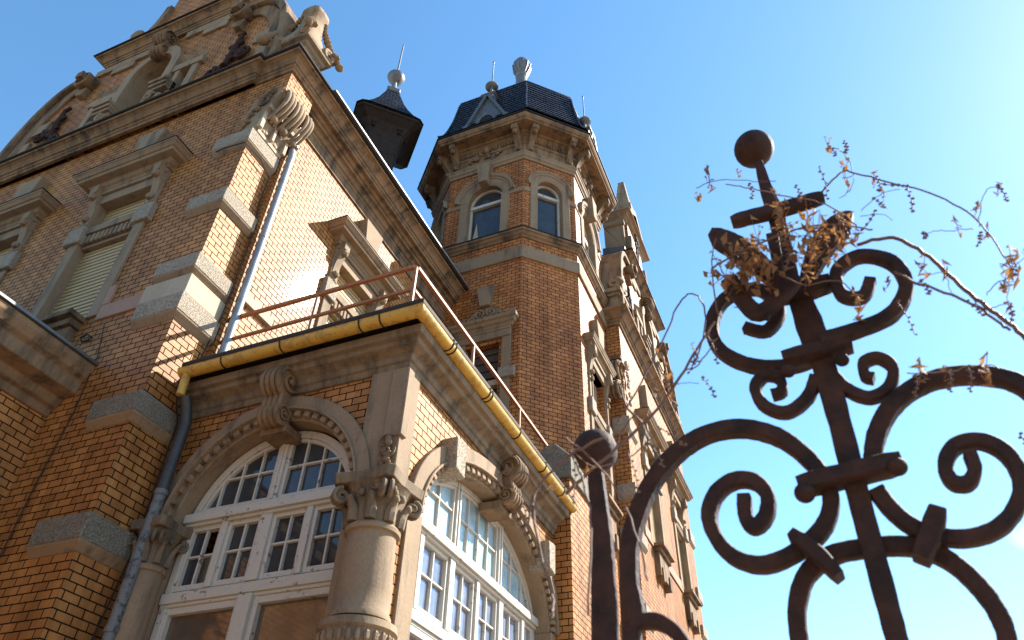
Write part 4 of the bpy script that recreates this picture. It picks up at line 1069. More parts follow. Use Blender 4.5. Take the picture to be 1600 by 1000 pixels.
for k in range(8):
    a = k * PI / 4 + PI / 4; bf = F((tcx, tcy, 0), (-math.sin(a), math.cos(a), 0))
    if k % 2 == 0:
        for s_ in (-.3, .3): bracket(mb, F(Vector((tcx, tcy, 0)) + bf.n * -.0 + Vector((math.cos(a), math.sin(a), 0)) * .30, (-math.sin(a), math.cos(a), 0)), s_, .1, 15.2, 15.85, .25, .03)
part('turret_eave', mb, WOODD, .006, parent=TU)
mb = MB(); tp_ = [(1.02, 16.02), (.80, 16.30), (.58, 16.68), (.40, 17.06), (.26, 17.45), (.18, 17.7)]; tl = []
for (ra, za), (rb, zb) in zip(tp_, tp_[1:]):
    m_ = max(1, int((zb - za + ra - rb) / .13))
    for i in range(m_): tl += [ringd(ra + (rb - ra) * i / m_ + .014, za + (zb - za) * i / m_), ringd(ra + (rb - ra) * (i + 1) / m_, za + (zb - za) * (i + 1) / m_)]
loft(mb, tl); part('turret_roof', mb, SLATE, parent=TU)
mb = MB(); loft(mb, [ringd(.20, 17.66), ringd(.22, 17.68), ringd(.22, 17.78), ringd(.14, 17.82)])
mb.lathe((tcx, tcy, 0), [(.13, 17.8), (.11, 17.9), (.07, 18.02), (.05, 18.15), (.05, 18.22), (.10, 18.26), (.19, 18.36), (.225, 18.46), (.215, 18.50), (.12, 18.55), (.04, 18.60), (.022, 18.64), (.02, 20.0), (.006, 20.12)], 20); part('turret_finial', mb, FINIAL, 0, 40, parent=TU)

# ================================================================== rear wing
UNIT, LIFT = .962, .061
XRR, YR0, YR1 = -2.95, 12.56, 18.6
RW = F((XRR, 0, 0), (0, 1, 0)); RF = F((0, YR0, 0), (1, 0, 0)); RC = (YR0 + YR1) / 2
ZR = 12.28
mb = MB()
rw = (RC - 1.32, RC + 1.30); RWZ = 7.72
mb.sheet(RW, [(YR0, 0), (YR1, 0), (YR1, ZR + .05), (YR0, ZR + .05)], [rect(q_, .485, RWZ - .05, RWZ + 2.36) for q_ in rw], 0, .3)
mb.sheet(RF, [(-4.0, 0), (XRR, 0), (XRR, ZR + .05), (-4.0, ZR + .05)])
fk = F((0, YR1, 0), (-1, 0, 0)); mb.sheet(fk, [(2.95, 0), (9, 0), (9, ZR), (2.95, ZR)])
part('rear_wall', mb, BRICK)
for q_ in rw: hooded_window(RW, q_, RWZ, ks=1.3, hscale=.9)
mb = MB(); mb.sweep([(-.02, RWZ - .1), (.03, RWZ - .1), (.03, RWZ + .12), (-.02, RWZ + .12)], [(XRR, YR0 + .6), (XRR, rw[0] - .5)]); mb.nxt(); mb.sweep([(-.02, RWZ - .1), (.03, RWZ - .1), (.03, RWZ + .12), (-.02, RWZ + .12)], [(XRR, rw[0] + .5), (XRR, rw[1] - .5)]); part('sill_band', mb, PINK, .006)
for z0, z1 in ((4.4, 4.75), (5.8, 6.12), (7.2, 7.5), (8.05, 8.38), (9.50, 9.86)):
    mb = MB(); zm = z0 + .07; mb.sweep([(-.03, z0), (.004, z0), (.06, zm), (.06, z1), (-.03, z1)], [(-3.25, YR0), (XRR, YR0), (XRR, YR0 + .55)]); part('corner_quoin', mb, ROUGH, .008)
    mb = MB(); mb.sweep([(-.03, z0), (.004, z0), (.06, zm), (.06, z1), (-.03, z1)], [(XRR, YR1 - .5), (XRR, YR1), (-3.5, YR1)]); part('corner_quoin', mb, ROUGH, .008)
# capital and scroll console on the pier
mb = MB(); scroll_console(mb, F((0, YR0, 0), (1, 0, 0)), -3.12, 11.28, .98, .26, .20, 3); mb.box(RF, -3.26, XRR, 11.3, 11.38, -.02, .1); part('pier_console', mb, STONED, 0, 40)
mb = MB(); foliage(mb, RW, [(YR0 + .12, 11.15), (YR0 + .14, 11.0), (YR0 + .2, 10.86), (YR0 + .16, 10.7), (YR0 + .22, 10.5), (YR0 + .2, 10.3)], .075, .06, 12); spiral(mb, RW, YR0 + .13, 11.2, .12, 1.5, .06, .045); part('carved_foliage', mb, STONEP, 0, 50)
rpath = [(-3.9, YR0), (XRR, YR0), (XRR, YR1), (-8, YR1)]
mb = MB(); mb.sweep([(o * 1.35, ZR + (v - ZR) * 1.5) for o, v in CROWN(ZR)], rpath); part('cornice', mb, STONED, .006)
gable_top(RW, RC, ZR + .42, 2.95, k=1.0)
mb = MB()
for yy in (YR0 + .25, YR1 - .25):
    ff = F((XRR - .22, yy, 0), (1, 0, 0)); mb.nxt()
    mb.box(ff, -.24, .24, ZR + .4, ZR + .88, -.24, .24); mb.box(ff, -.30, .30, ZR + .88, ZR + .96, -.3, .3); mb.box(ff, -.36, .36, ZR + .96, ZR + 1.06, -.36, .36)
    mb.box(ff, -.20, .20, ZR + 1.06, ZR + 1.2, -.2, .2)
    for k in range(8): r = .2 * (1 - k / 10); mb.box(ff, -r, r, ZR + 1.2 + k * .12, ZR + 1.32 + k * .12, -r, r)
    spiral(mb, ff, .2, ZR + 1.3, .16, 1.5, .2, .07); spiral(mb, ff, -.2, ZR + 1.3, .16, 1.5, .2, .07, PI, -1)
part('corner_pedestal', mb, STONE, .012, 45)
mb = MB(); mb.add([(XRR, YR0 + .3, ZR + .4), (XRR, YR1 - .3, ZR + .4), (XRR - .3, RC, ZR + 3.8), (-9, RC, ZR + 3.8), (-9, YR0 + .3, ZR + .4), (-9, YR1 - .3, ZR + .4)], [(0, 2, 3, 4), (1, 5, 3, 2), (0, 1, 2), (3, 5, 4)]); part('roof', mb, SLATE)
# tall aedicule on top of the rear gable (pedestal, lead apron, cornice, spike)
mb = MB(); zz = ZR + .42 + 2.72 + .3
mb.box(RW, RC - 1.25, RC + 1.25, zz - .02, zz + .62, -.72, -.05); mb.box(RW, RC - .95, RC + .95, zz + 1.0, zz + 2.1, -.68, -.1)
mb.lathe(RW(RC - .95, zz + 2.1, -.68), [(.0, 0), (.1, 0), (.1, .62), (0, .62)], 12, (1, 0, 0))
mb.sweep([(o * 1.2, v) for o, v in CROWN(zz + 2.2)], [RW(RC - .95, 0, -.7).xy, RW(RC - .95, 0, -.06).xy, RW(RC + .95, 0, -.06).xy, RW(RC + .95, 0, -.7).xy])
mb.prism(RW, [(RC - 1.15, zz + 2.48), (RC + 1.15, zz + 2.48), (RC, zz + 3.5)], -.75, .12)
sf_ = F((XRR - .2, RC - .1, 0), (1, 0, 0)); mb.box(sf_, -.28, .28, zz + 3.0, zz + 3.55, -.28, .28)
for k in range(7): r = .22 * (1 - k / 11); mb.box(sf_, -r, r, zz + 3.55 + k * .18, zz + 3.73 + k * .18, -r, r)
part('gable_aedicule', mb, STONE, .012, 45)
mb = MB(); mb.box(RW, RC - 1.2, RC + 1.2, zz + .62, zz + 1.0, -.7, -.07, slope=.12); part('lead_apron', mb, LEAD, .01)
mb = MB()
for i in range(4): spiral(mb, RW, RC - .5 + .1 * i, zz + .9 + .33 * i, .17, 1.7, .1, .03, i, (-1) ** i); 
mb.tube([RW(RC - .5, zz + .5, .1), RW(RC - .35, zz + 2.1, .1)], .03, 6)
part('wall_anchor', mb, IRON2, 0, 50)
mb = MB()
fz = F((0, RC - .6, 0), (1, 0, 0)); bx = -4.1
mb.tube([(bx, RC - .9, zz), (bx, RC - .9, zz + 2.4)], .025, 6); mb.tube([(bx - .3, RC - .9, zz + .9), (bx + .7, RC - .9, zz + 1.1)], .02, 6)
for k in range(3): mb.tube([(bx + .45 + .3 * math.cos(t) * (1 - .25 * k), RC - .9, zz + .45 + .45 * math.sin(t) * (1 - .25 * k)) for t in [PI * i / 12 for i in range(13)]], .015, 6)
for k in range(2): spiral(mb, F((bx, RC - .9, 0), (1, 0, 0)), 0, zz + 1.7 + .3 * k, .1, 1, 0, .015)
part('ridge_cresting', mb, IRON2, 0, 50)

UNIT, LIFT = 1.0, 0.0
# ================================================================== rain pipes and cables (fixed to the villa)
mb = MB(); px, py = -5.535, 4.70
mb.tube([(px, py, 6.05), (px, py, 9.95), (px - .01, py, 10.05), (px - .05, py, 10.2), (px - .06, py, 10.7)], .048, 18)
for z in (6.2, 8.35, 10.2): mb.tube([(px, py, z - .02), (px, py, z + .02)], .054, 18)
part('downpipe', mb, ZINC, 0, 40)
mb = MB(); qx, qy = -5.46, 4.50
mb.tube([(qx + .0, qy - .12, 5.72), (qx, qy - .06, 5.62), (qx, qy, 5.45), (qx, qy, 4.72)], .055, 16); part('downpipe_bend', mb, PIPED, 0, 40)
mb = MB(); mb.tube([(qx, qy, 0), (qx, qy, 4.75)], .052, 16)
for z in (4.72, 3.5, 2.2): mb.tube([(qx, qy, z - .025), (qx, qy, z + .025)], .062, 16)
part('downpipe', mb, PIPEW, 0, 40, label='dark grey downpipe with peeling paint beside the veranda')
mb = MB(); mb.tube([(-3.5, YR0 - .05, 9.3), (-3.2, YR0 - .09, 9.3), (-3.14, YR0 - .10, 9.27), (-3.10, YR0 - .10, 9.2), (-3.10, YR0 - .10, 3)], .05, 12); part('downpipe', mb, ZINC, 0, 40, label='zinc downpipe with an elbow on the rear wing pier')
mb = MB(); q = random.Random(3)
mb.tube([GA(-5.93, 9.95, .03), GA(-5.96, 9.8, .03), GA(-6.12, 9.56, .05), GA(-6.1, 9.50, .08), GA(-5.95, 9.52, .08), GA(X0 + .06, 9.49, .07), SP(4.3, 9.48, .08), SP(4.55, 9.42, .05), SP(4.58, 8.9, .02), SP(4.60, 8.2, .07), SP(4.58, 7.0, .08), SP(4.55, 6.3, .03), SP(4.40, 5.9, .03), SP(4.52, 5.5, .08), SP(4.55, 4.2, .08), SP(4.5, 3.2, .02)], .009, 5)
mb.tube([GA(-6.72, 6.75, .03), GA(-6.6, 6.3, .015), GA(-6.55, 5.6, .015), GA(-6.6, 4.8, .015), GA(-6.62, 3.5, .015)], .006, 5)
mb.tube([GA(-6.85, 6.62, .02), GA(-6.92, 6.68, .04), GA(-6.99, 6.64, .05), GA(-6.95, 6.58, .04), GA(-6.86, 6.6, .02)], .012, 5)
part('cable', mb, FLASH, 0, 60)

# ================================================================== ground
def struct(name, mb, m):
    o = mb.build(name, m); o['kind'] = 'structure'; return o
mb = MB(); mb.quad((-900, -900, 0), (900, -900, 0), (900, 900, 0), (-900, 900, 0)); struct('ground', mb, GRASS)

# ================================================================== wrought-iron gate in the foreground
GD = .92
gdir = Vector((-(-2400 - 800), 0, 0))
_h = XR * (-2400 - 800) + XD * (1376.5 - 500) + XF * 1162.51
GU_ = Vector((-_h.x, -_h.y, 0)).normalized()                    # along the gate
G0 = Vector((math.sin(math.radians(3.55)), math.cos(math.radians(3.55)), 0)) * GD
GF = F(G0, GU_)
def gp_(x, y, d=0):
    """where a sight line of the survey meets the gate's plane, in gate coordinates"""
    r = XR * (x - 800) + XD * (y - 500) + XF * 1162.51
    t = ((G0 - CAM).dot(GF.n)) / r.dot(GF.n); p = CAM + r * t
    return ((p - G0).dot(GU_), p.z)
def smooth_path(pts, n=6):
    out = []
    for i in range(len(pts) - 1):
        p0, p1, p2, p3 = [Vector(pts[min(max(j, 0), len(pts) - 1)]) for j in (i - 1, i, i + 1, i + 2)]
        for k in range(n):
            t = k / n; out.append(.5 * ((2 * p1) + (p2 - p0) * t + (2 * p0 - 5 * p1 + 4 * p2 - p3) * t * t + (3 * p1 - p0 - 3 * p2 + p3) * t ** 3))
    out.append(Vector(pts[-1])); return out
gate = thing('iron_gate', 'rusty wrought iron gate with ball finials and scrolls overgrown by dry vine', 'gate', (G0.x, G0.y, 0))
bpy.context.view_layer.update(); GINV = gate.matrix_world.inverted()
def gpart(name, mb, m=IRON, bevel=0, smooth=45):
    o = mb.build(name, m, None, bevel, smooth); o.parent = gate; o.matrix_parent_inverse = GINV; return o
z16 = lambda L: [(960 + x / 2.273, 560 + y / 2.273) for x, y in L]
def bar(pts, wpx, name='scroll', th=.019, d=0.0, dd=0.0, n=6):
    """flat bar following surveyed points; wpx = width as surveyed"""
    q = [gp_(*p) for p in pts]; P = smooth_path([(u, v, 0) for u, v in q], n); N = len(P)
    w_ = []
    for i in range(N):
        k = i / (N - 1); wl_ = wpx if isinstance(wpx, (list, tuple)) else (wpx, wpx); kk = k * (len(wl_) - 1); ki = min(int(kk), len(wl_) - 2); ww = wl_[ki] + (wl_[ki + 1] - wl_[ki]) * (kk - ki)
        # convert pixel width to metres at that place
        p = GF(P[i].x, P[i].y, 0); dist = (p - CAM).dot(XF); w_.append(ww * .74 / 1162.51 * dist / 2)
    jit = random.Random(len(pts))
    W = [x * jit.uniform(.96, 1.04) for x in w_]
    mb = MB(); mb.tube([GF(p.x, p.y, d + dd * (i / (N - 1))) for i, p in enumerate(P)], 0, up=GF.n, square=(W, th * .5)); return gpart(name, mb)
def blob(x, y, rpx, name='finial_ball', sq=(1, 1, 1), d=0):
    u, v = gp_(x, y); p = GF(u, v, d); dist = (p - CAM).dot(XF); mb = MB(); mb.ball(p, rpx / 1162.51 * dist, 28, sq, GF); return gpart(name, mb, IRON, 0, 80)
# ball finials
blob(1178, 233, 30); blob(930, 705, 35)
# centre bar from the finial down
bar([(1186, 255), (1197, 295), (1212, 335)], (15, 36), 'spike', .014)
bar([(1212, 335), (1224, 385), (1238, 440)], (34, 30), 'stem', .015)
bar([(1240, 440), (1260, 495), (1284, 560)], (34, 54, 58), 'stem', .02)
bar([(1284, 560), (1312, 660), (1345, 790), (1372, 890), (1404, 1010)], 46, 'upright', .019)
low = lambda x, y: gp_(x, y)
# upright runs on down to the ground
mb = MB(); u0, v0 = gp_(1404, 1010); mb.tube([GF(u0, v0, 0), GF(u0, .1, 0)], 0, up=GF.n, square=(.0145, .0095)); gpart('upright', mb)
bar([(1147, 361), (1170, 354), (1217, 343), (1262, 330), (1290, 322)], (14, 26, 27, 27, 27, 27, 26, 14), 'cross_piece', .02, .02)
# bell-shaped leaves either side of the stem
bar([(1240, 472), (1215, 450), (1185, 427), (1155, 408), (1132, 400), (1122, 398)], (20, 34, 46, 50, 44, 22), 'leaf', .016, .01, .04); bar([(1252, 450), (1264, 415), (1282, 380), (1305, 354), (1322, 345), (1332, 344)], (20, 36, 52, 60, 54, 30), 'leaf', .016, -.02, .02)
bar([(1150, 470), (1190, 520), (1225, 500), (1250, 470)], (34, 30), 'leaf', .016, .05)
bar([(1215, 400), (1225, 470), (1205, 530)], (24, 14), 'leaf', .010, .05)
# paired loops
bar([(1285, 540), (1235, 560), (1170, 560), (1120, 535), (1108, 495), (1130, 455), (1180, 440), (1215, 470), (1195, 505), (1160, 500)], (30, 22), 'loop', .018, -.02)
bar([(1285, 545), (1340, 530), (1395, 505), (1417, 462), (1395, 425), (1345, 415), (1310, 440), (1318, 475), (1350, 478), (1362, 452)], (30, 22), 'loop', .018, .02)
bar([(1222, 470), (1262, 460), (1300, 448)], (30, 38, 38, 30), 'collar', .024, .01)
bar([(1226, 571), (1280, 558), (1332, 545)], (24, 32, 32, 32, 24), 'collar', .03, .012)
blob(1235, 592, 11, 'rivet', d=.02); blob(1318, 575, 11, 'rivet', d=.02)
# small scrolls
bar([(1275, 590), (1262, 622), (1230, 645), (1195, 635), (1180, 608), (1195, 588), (1218, 592), (1222, 612), (1206, 618)], (24, 20), 'scroll', .018)
bar([(1300, 585), (1325, 610), (1360, 622), (1390, 605), (1395, 575), (1372, 560), (1350, 568), (1352, 588), (1366, 592)], (24, 20), 'scroll', .018)
# big C-scrolls
bar(z16([(65, 1010), (55, 800), (60, 640), (120, 470), (210, 350), (320, 275), (450, 250), (580, 280), (680, 350), (745, 430), (770, 500), (755, 580), (700, 650), (610, 710), (520, 735), (430, 710), (365, 645), (338, 560), (365, 480), (430, 435), (500, 440), (545, 490), (540, 560), (500, 600), (468, 570), (462, 490)]), (36, 28), 'scroll', .021)
bar(z16([(918, 370), (930, 280), (980, 180), (1070, 105), (1180, 68), (1300, 62), (1420, 85), (1520, 150)]), (36, 34), 'scroll', .021)
bar(z16([(930, 470), (985, 540), (1060, 600), (1160, 635), (1270, 638), (1370, 600), (1432, 520), (1440, 420), (1385, 335), (1295, 295), (1210, 315), (1175, 380), (1200, 440), (1255, 445), (1280, 400), (1262, 342)]), (34, 26), 'scroll', .021)
bar(z16([(655, 1010), (645, 880), (680, 760), (770, 690), (880, 665), (1000, 655), (1110, 670), (1220, 730), (1320, 830), (1380, 930), (1400, 1010)]), 36, 'ring', .020, -.01)
bar(z16([(70, 940), (150, 935), (220, 975), (260, 1040)]), 30, 'scroll', .020)
bar(z16([(55, 820), (70, 880), (80, 960)]), 40, 'frame_bar', .022)
bar([(1250, 768), (1330, 749), (1410, 730)], (28, 38, 38, 38, 38, 28), 'collar', .034, .012); blob(1262, 784, 16, 'rivet', d=.025); blob(1404, 744, 15, 'rivet', d=.025)
bar(z16([(635, 640), (720, 705), (805, 790)]), (22, 32, 32, 22), 'band', .030, .010); bar(z16([(1150, 555), (1125, 640), (1090, 730)]), (34, 42, 42, 34), 'band', .030, .010)
# side post
bar([(930, 730), (934, 770), (938, 810), (941, 850), (943, 900), (945, 950), (946, 1012)], (30, 58), 'post', .017)
mb = MB(); u0, v0 = gp_(946, 1012); mb.tube([GF(u0, v0, 0), GF(u0, .0, 0)], 0, up=GF.n, square=(.0188, .0085)); gpart('post', mb)

# ================================================================== dry vines on the gate
def vine(name, label, stems, leaves, catkins, seed, d=.05):
    q = random.Random(seed)
    P0 = gp_(*stems[0][0][0]); root = thing(name, label, 'vine', tuple(GF(P0[0], P0[1], d)), 'dry vine shoots on the gate')
    bpy.context.view_layer.update(); inv = root.matrix_world.inverted()
    def vp(nm, mb, m):
        for q_ in mb.pieces():
            o = q_.build(nm, m, None, 0, 60, recalc=False); o.parent = root; o.matrix_parent_inverse = inv
    mb = MB()
    for pts, w0, w1 in stems:
        mb.nxt()
        P = smooth_path([(*gp_(*p), 0) for p in pts], 5); N = len(P)
        mb.tube([GF(p.x + q.gauss(0, .0008), p.y + q.gauss(0, .0008), d + .006 * math.sin(i * .3 + seed)) for i, p in enumerate(P)], [(w0 + (w1 - w0) * i / (N - 1)) / 1162 * .5 for i in range(N)], 6)
    vp('stem', mb, STEM)
    mb = MB()
    for x, y, n, spread, size in leaves:
        mb.nxt()
        for k in range(n):
            u, v = gp_(x + q.gauss(0, spread * .75), y + q.gauss(0, spread * .75)); c = GF(u, v, d + q.gauss(.004, .010 + spread * .001))
            a = Vector((q.gauss(0, 1), q.gauss(0, 1), q.gauss(0, 1))).normalized(); b = a.orthogonal().normalized(); n_ = a.cross(b); s_ = size / 1162 * q.uniform(.6, 1.4)
            p = [c - a * s_, c - a * s_ * .2 + b * s_ * .6 + n_ * s_ * .25, c + a * s_ + n_ * s_ * q.uniform(-.4, .4), c - a * s_ * .1 - b * s_ * .6 + n_ * s_ * .25, c + n_ * s_ * -.1]
            mb.add(p, [(0, 1, 4), (1, 2, 4), (2, 3, 4), (3, 0, 4)])
            u2, v2 = gp_(x, y); mb.tube([GF(u2, v2, d), (GF(u2, v2, d) + c) / 2 + n_ * s_ * .4, c - a * s_], .0005, 4)
    if mb.v: vp('dried_leaf', mb, LEAF)
    mb = MB()
    for x, y, dx, dy in catkins:
        mb.nxt()
        pts = []; n = 9
        for k in range(n):
            t = k / (n - 1); u, v = gp_(x + dx * t + 4 * math.sin(t * 3), y + dy * t); pts.append(GF(u, v, d + .01))
        mb.tube(pts, .0007, 5)
        for k, p in enumerate(pts):
            s_ = (-1) ** k; mb.ball(p + GU_ * s_ * .0016 + Vector((0, 0, q.gauss(0, .0008))), .0019 * q.uniform(.7, 1.3), 6, (1.25, .8, .9))
    if mb.v: vp('catkin', mb, STEM)
vine('dry_vine', 'thin bare vine shoot arching to the upper right of the gate top', [([(1270, 335), (1295, 312), (1318, 295), (1337, 292), (1380, 300), (1440, 318), (1500, 352), (1540, 385), (1570, 425), (1586, 445)], 3.6, 2.6), ([(1318, 295), (1336, 294), (1325, 270), (1310, 255), (1295, 250)], 1.8, 1.4), ([(1337, 295), (1330, 320), (1314, 336)], 1.6, 1.2), ([(1520, 375), (1490, 382), (1460, 388), (1442, 392)], 1.6, 1.2), ([(1530, 372), (1532, 340), (1545, 322), (1560, 320)], 1.6, 1.2), ([(1586, 445), (1560, 462), (1540, 488)], 2, 1.4)],
     [(1298, 250, 6, 5, 7), (1324, 290, 7, 6, 7), (1325, 308, 4, 4, 6), (1525, 355, 6, 5, 7), (1495, 372, 4, 4, 6), (1540, 390, 5, 5, 6), (1585, 438, 12, 9, 10), (1568, 468, 9, 8, 9), (1558, 322, 4, 3, 5)],
     [(1300, 258, 8, 14), (1322, 250, 2, 18), (1530, 395, -6, 20), (1556, 322, 14, 24), (1442, 392, 4, 10)], 11, .03)
vine('dry_vine', 'thick vine shoot running down to the right edge below the gate top', [([(1345, 412), (1385, 408), (1420, 416), (1460, 438), (1500, 475), (1540, 515), (1580, 548), (1612, 572)], 6.5, 7), ([(1400, 455), (1440, 480), (1500, 502), (1550, 527), (1575, 545)], 4.5, 4.5), ([(1520, 498), (1540, 520), (1575, 510)], 1.6, 1.2), ([(1430, 475), (1470, 462), (1490, 500)], 1.4, 1)],
     [(1443, 452, 7, 6, 9), (1478, 460, 4, 5, 7), (1390, 480, 4, 5, 7), (1575, 515, 5, 5, 7), (1350, 515, 9, 7, 9)],
     [(1440, 478, 12, 22), (1510, 510, 22, 22), (1405, 510, 26, 50), (1575, 520, -2, 28), (1350, 400, 20, -30)], 12, .045)
vine('dry_vine', 'brown dried leaf cluster tangled round the gate top scrolls', [([(1105, 345), (1140, 335), (1190, 333), (1225, 330)], 1.8, 1.5), ([(1150, 340), (1190, 350), (1240, 358), (1290, 365), (1330, 392), (1350, 420)], 2.2, 2.6), ([(1130, 470), (1190, 440), (1260, 408), (1320, 400), (1370, 415)], 4, 3), ([(1140, 540), (1130, 470), (1135, 420)], 3, 2), ([(1230, 480), (1270, 500), (1320, 490), (1350, 515)], 2.4, 2), ([(1355, 385), (1380, 365), (1410, 350)], 1.5, 1.2), ([(1350, 395), (1385, 395), (1400, 400)], 1.4, 1)],
     [(1124, 336, 8, 6, 8), (1106, 355, 5, 4, 7), (1168, 328, 4, 4, 7), (1225, 375, 10, 10, 9), (1235, 400, 14, 12, 9), (1275, 415, 16, 14, 10), (1300, 425, 14, 12, 10), (1320, 392, 6, 7, 8), (1150, 480, 16, 14, 9), (1215, 490, 14, 14, 9), (1180, 440, 14, 14, 10), (1190, 480, 22, 16, 11), (1165, 460, 14, 12, 10), (1250, 440, 16, 14, 10), (1285, 460, 10, 12, 10), (1315, 455, 8, 10, 9), (1325, 420, 10, 8, 9), (1210, 465, 20, 18, 8), (1240, 405, 14, 16, 7), (1285, 420, 16, 14, 8), (1165, 490, 16, 12, 9), (1345, 430, 8, 8, 8), (1200, 430, 16, 16, 8), (1270, 480, 10, 14, 8), (1372, 335, 5, 5, 7), (1385, 365, 4, 4, 6)],
     [(1290, 322, 12, 50), (1312, 392, 26, 46), (1240, 480, 6, -40), (1270, 430, 10, 40), (1375, 340, 4, 22), (1386, 352, 34, 4), (1420, 355, 8, 40), (1370, 372, 16, 16), (1185, 345, 4, 24), (1255, 350, 6, 24)], 13, .075)
vine('dry_vine', 'bare brown vine loop climbing between side post and gate top', [([(905, 800), (950, 755), (1000, 705), (1050, 655), (1085, 610), (1110, 565), (1128, 530)], 6, 4), ([(985, 690), (1010, 640), (1045, 565), (1070, 510), (1092, 493), (1110, 505), (1112, 545), (1095, 600)], 3.2, 3), ([(1085, 612), (1105, 600), (1130, 555)], 2.6, 2), ([(1055, 640), (1080, 628), (1105, 625)], 1.5, 1.2), ([(990, 640), (993, 660), (1020, 690), (1030, 720)], 4.5, 4), ([(945, 760), (995, 745), (1040, 700)], 2.4, 2)],
     [(1063, 628, 8, 6, 9), (1045, 640, 7, 8, 8), (1105, 590, 4, 5, 6), (1060, 610, 5, 6, 7)],
     [(1120, 560, 14, 44), (1100, 590, -10, 30), (1112, 625, 18, 30), (1046, 700, 40, 30)], 14, .05)
vine('dry_vine', 'pale blurred vine tendrils hanging in front of the side post', [([(985, 745), (940, 760), (905, 790), (885, 830), (878, 870)], 5, 3.4), ([(850, 800), (866, 790), (880, 812)], 3.4, 3), ([(935, 760), (950, 800), (965, 860), (970, 960), (968, 1010)], 4, 3.5), ([(930, 745), (990, 800), (1030, 880), (1055, 960)], 3.5, 2.6), ([(880, 830), (890, 900), (912, 980), (915, 1010)], 4.5, 4), ([(1040, 700), (1010, 730), (995, 770)], 3, 2.6)],
     [(958, 780, 3, 5, 8), (905, 815, 2, 3, 7)],
     [(872, 845, 2, 44), (942, 765, 2, 80), (1022, 770, 16, 60), (848, 790, -14, 10), (1050, 755, 24, 40)], 15, .11)
vine('dry_vine', 'few dried leaves hanging from the right scroll of the gate', [([(1420, 602), (1470, 598), (1530, 592), (1560, 600)], 2, 1.6)], [(1440, 607, 6, 5, 10), (1480, 600, 4, 5, 8), (1540, 618, 7, 6, 10), (1535, 596, 4, 5, 8)], [(1432, 610, -2, 34), (1482, 605, 2, 34), (1512, 600, 2, 40), (1590, 705, 16, 36)], 16, .03)

# ================================================================== bare tree at the lower right edge
tp = Vector((7.2, 21.0, 0))
tree = thing('bare_tree', 'leafless tree twigs at the lower right edge behind the gate', 'tree', tuple(tp))
mbT = MB(); mbC = MB(); q = random.Random(21)
def branch(p, d, L, r, lev, mb):
    pts = [p]; n = 5
    for i in range(n): d = (d + Vector((q.gauss(0, .12), q.gauss(0, .12), q.gauss(.04, .08)))).normalized(); pts.append(pts[-1] + d * L / n)
    mb.tube(pts, [r * (1 - .5 * i / n) for i in range(n + 1)], 5)
    if lev == 0: return
    for k in range(4 if lev > 1 else 5):
        i = q.randint(2, n); a = Vector((q.gauss(0, 1), q.gauss(0, 1), q.gauss(.3, .6))).normalized()
        branch(pts[i], (d * .7 + a * .75).normalized(), L * q.uniform(.5, .7), r * .5, lev - 1, mbC)
branch(Vector((0, 0, 0)), Vector((0, 0, 1)), 3.6, .16, 5, mbT)
for nm, mb in (('trunk', mbT), ('crown', mbC)):
    o = mb.build(nm, BARK, tree, recalc=False)

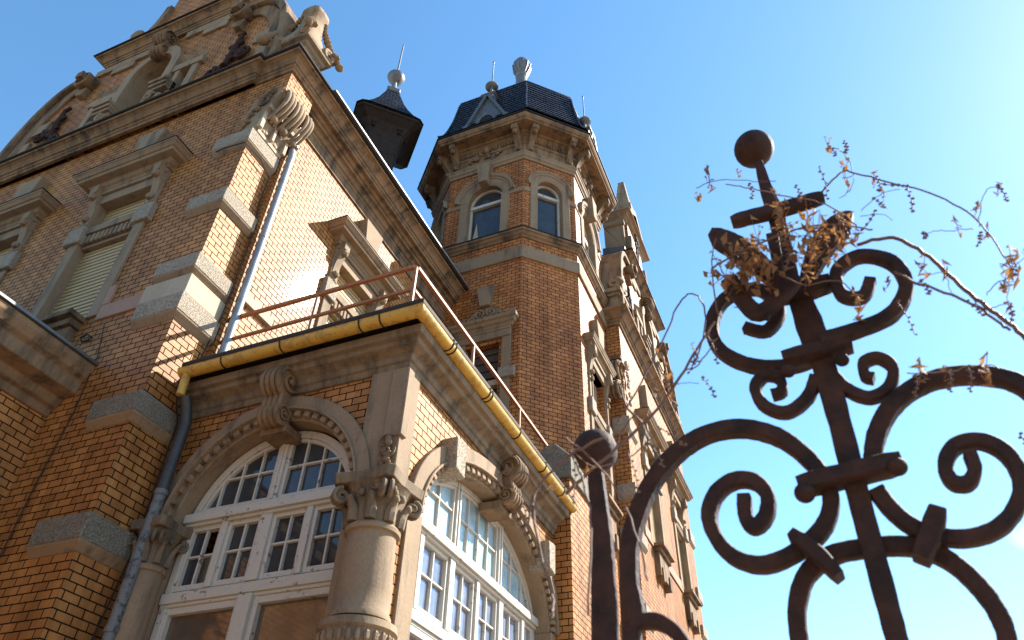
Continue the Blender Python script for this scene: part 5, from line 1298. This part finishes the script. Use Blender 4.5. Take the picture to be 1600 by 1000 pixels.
# ================================================================== the garden opposite, mirrored in the window panes
def leafy(name, label, x, y, h, r, seed):
    q = random.Random(seed); t = thing(name, label, 'tree', (x, y, 0), 'garden trees facing the villa')
    mb = MB(); mb.tube([(0, 0, 0), (.1, .05, h * .3), (-.05, .1, h * .55), (.05, 0, h * .8)], [.22, .18, .13, .05], 8)
    for k in range(9):
        a = q.uniform(0, 6.28); z = h * q.uniform(.3, .6); mb.tube([(0, 0, z), (math.cos(a) * r * .4, math.sin(a) * r * .4, z + h * .12), (math.cos(a) * r * .8, math.sin(a) * r * .8, z + h * .2)], [.08, .05, .02], 6)
    o = mb.build('trunk', BARK, t, recalc=False)
    mb = MB()
    for k in range(70):
        a = q.uniform(0, 6.28); rr = r * q.random() ** .5; z = h * (.38 + .6 * q.random()); c = Vector((math.cos(a) * rr, math.sin(a) * rr, z)) * 1.0
        for i in range(26):
            p = c + Vector((q.gauss(0, .35), q.gauss(0, .35), q.gauss(0, .3))); d = Vector((q.gauss(0, 1), q.gauss(0, 1), q.gauss(0, 1))).normalized() * q.uniform(.10, .2); e = d.orthogonal() * .6
            mb.quad(p - d, p + e, p + d, p - e)
    mb.build('crown', FOL, t, recalc=False)
FOL = m_plain('spring_foliage', (.05, .075, .02), (.10, .12, .035), 2, .8, bs=0)
for i, (x, y, h, r) in enumerate(((-9.5, -9, 9.5, 3.2), (-3.5, -11.5, 11, 3.6), (2.5, -9.5, 8.5, 3.0), (-15, -7, 10, 3.3), (8, -12, 10, 3.4))):
    leafy('garden_tree', ['broad green garden tree reflected in the front panes', 'tallest green garden tree behind the path', 'small round green tree near the gate path', 'green garden tree at the far left of the row', 'green garden tree at the far right of the row'][i], x, y, h, r, 40 + i)
HO = thing('opposite_house', 'pale rendered house with two rows of windows facing the villa', 'house', (-4, -22, 0))
RENDER = m_plain('pale_render', (.46, .42, .36), (.40, .36, .31), 2, .9)
def hpart(nm, mb, m):
    o = mb.build(nm, m); o.parent = HO; o.matrix_parent_inverse = Matrix.Translation((4, 22, 0))
hf = F((-4, -18, 0), (-1, 0, 0))
mb = MB(); mb.sheet(hf, [(-11, 0), (11, 0), (11, 9), (-11, 9)], [rect(u, .55, v, v + 1.7) for u in (-8, -4.8, -1.6, 1.6, 4.8, 8) for v in (1.4, 5.2)], 0, .2); mb.box(hf, -11, 11, 0, 9, -9, -.3); hpart('wall', mb, RENDER)
mb = MB(); mb.prism(F((7.6, -22.5, 0), (0, 1, 0)), [(-5.2, 8.9), (5.2, 8.9), (0, 13)], -23.2, 0); hpart('roof', mb, SLATE)
for u in (-8, -4.8, -1.6, 1.6, 4.8, 8):
    for v in (1.4, 5.2):
        mb = MB(); mb.box(hf, u - .55, u + .55, v, v + 1.7, -.19, -.17); hpart('window', mb, GLASS)
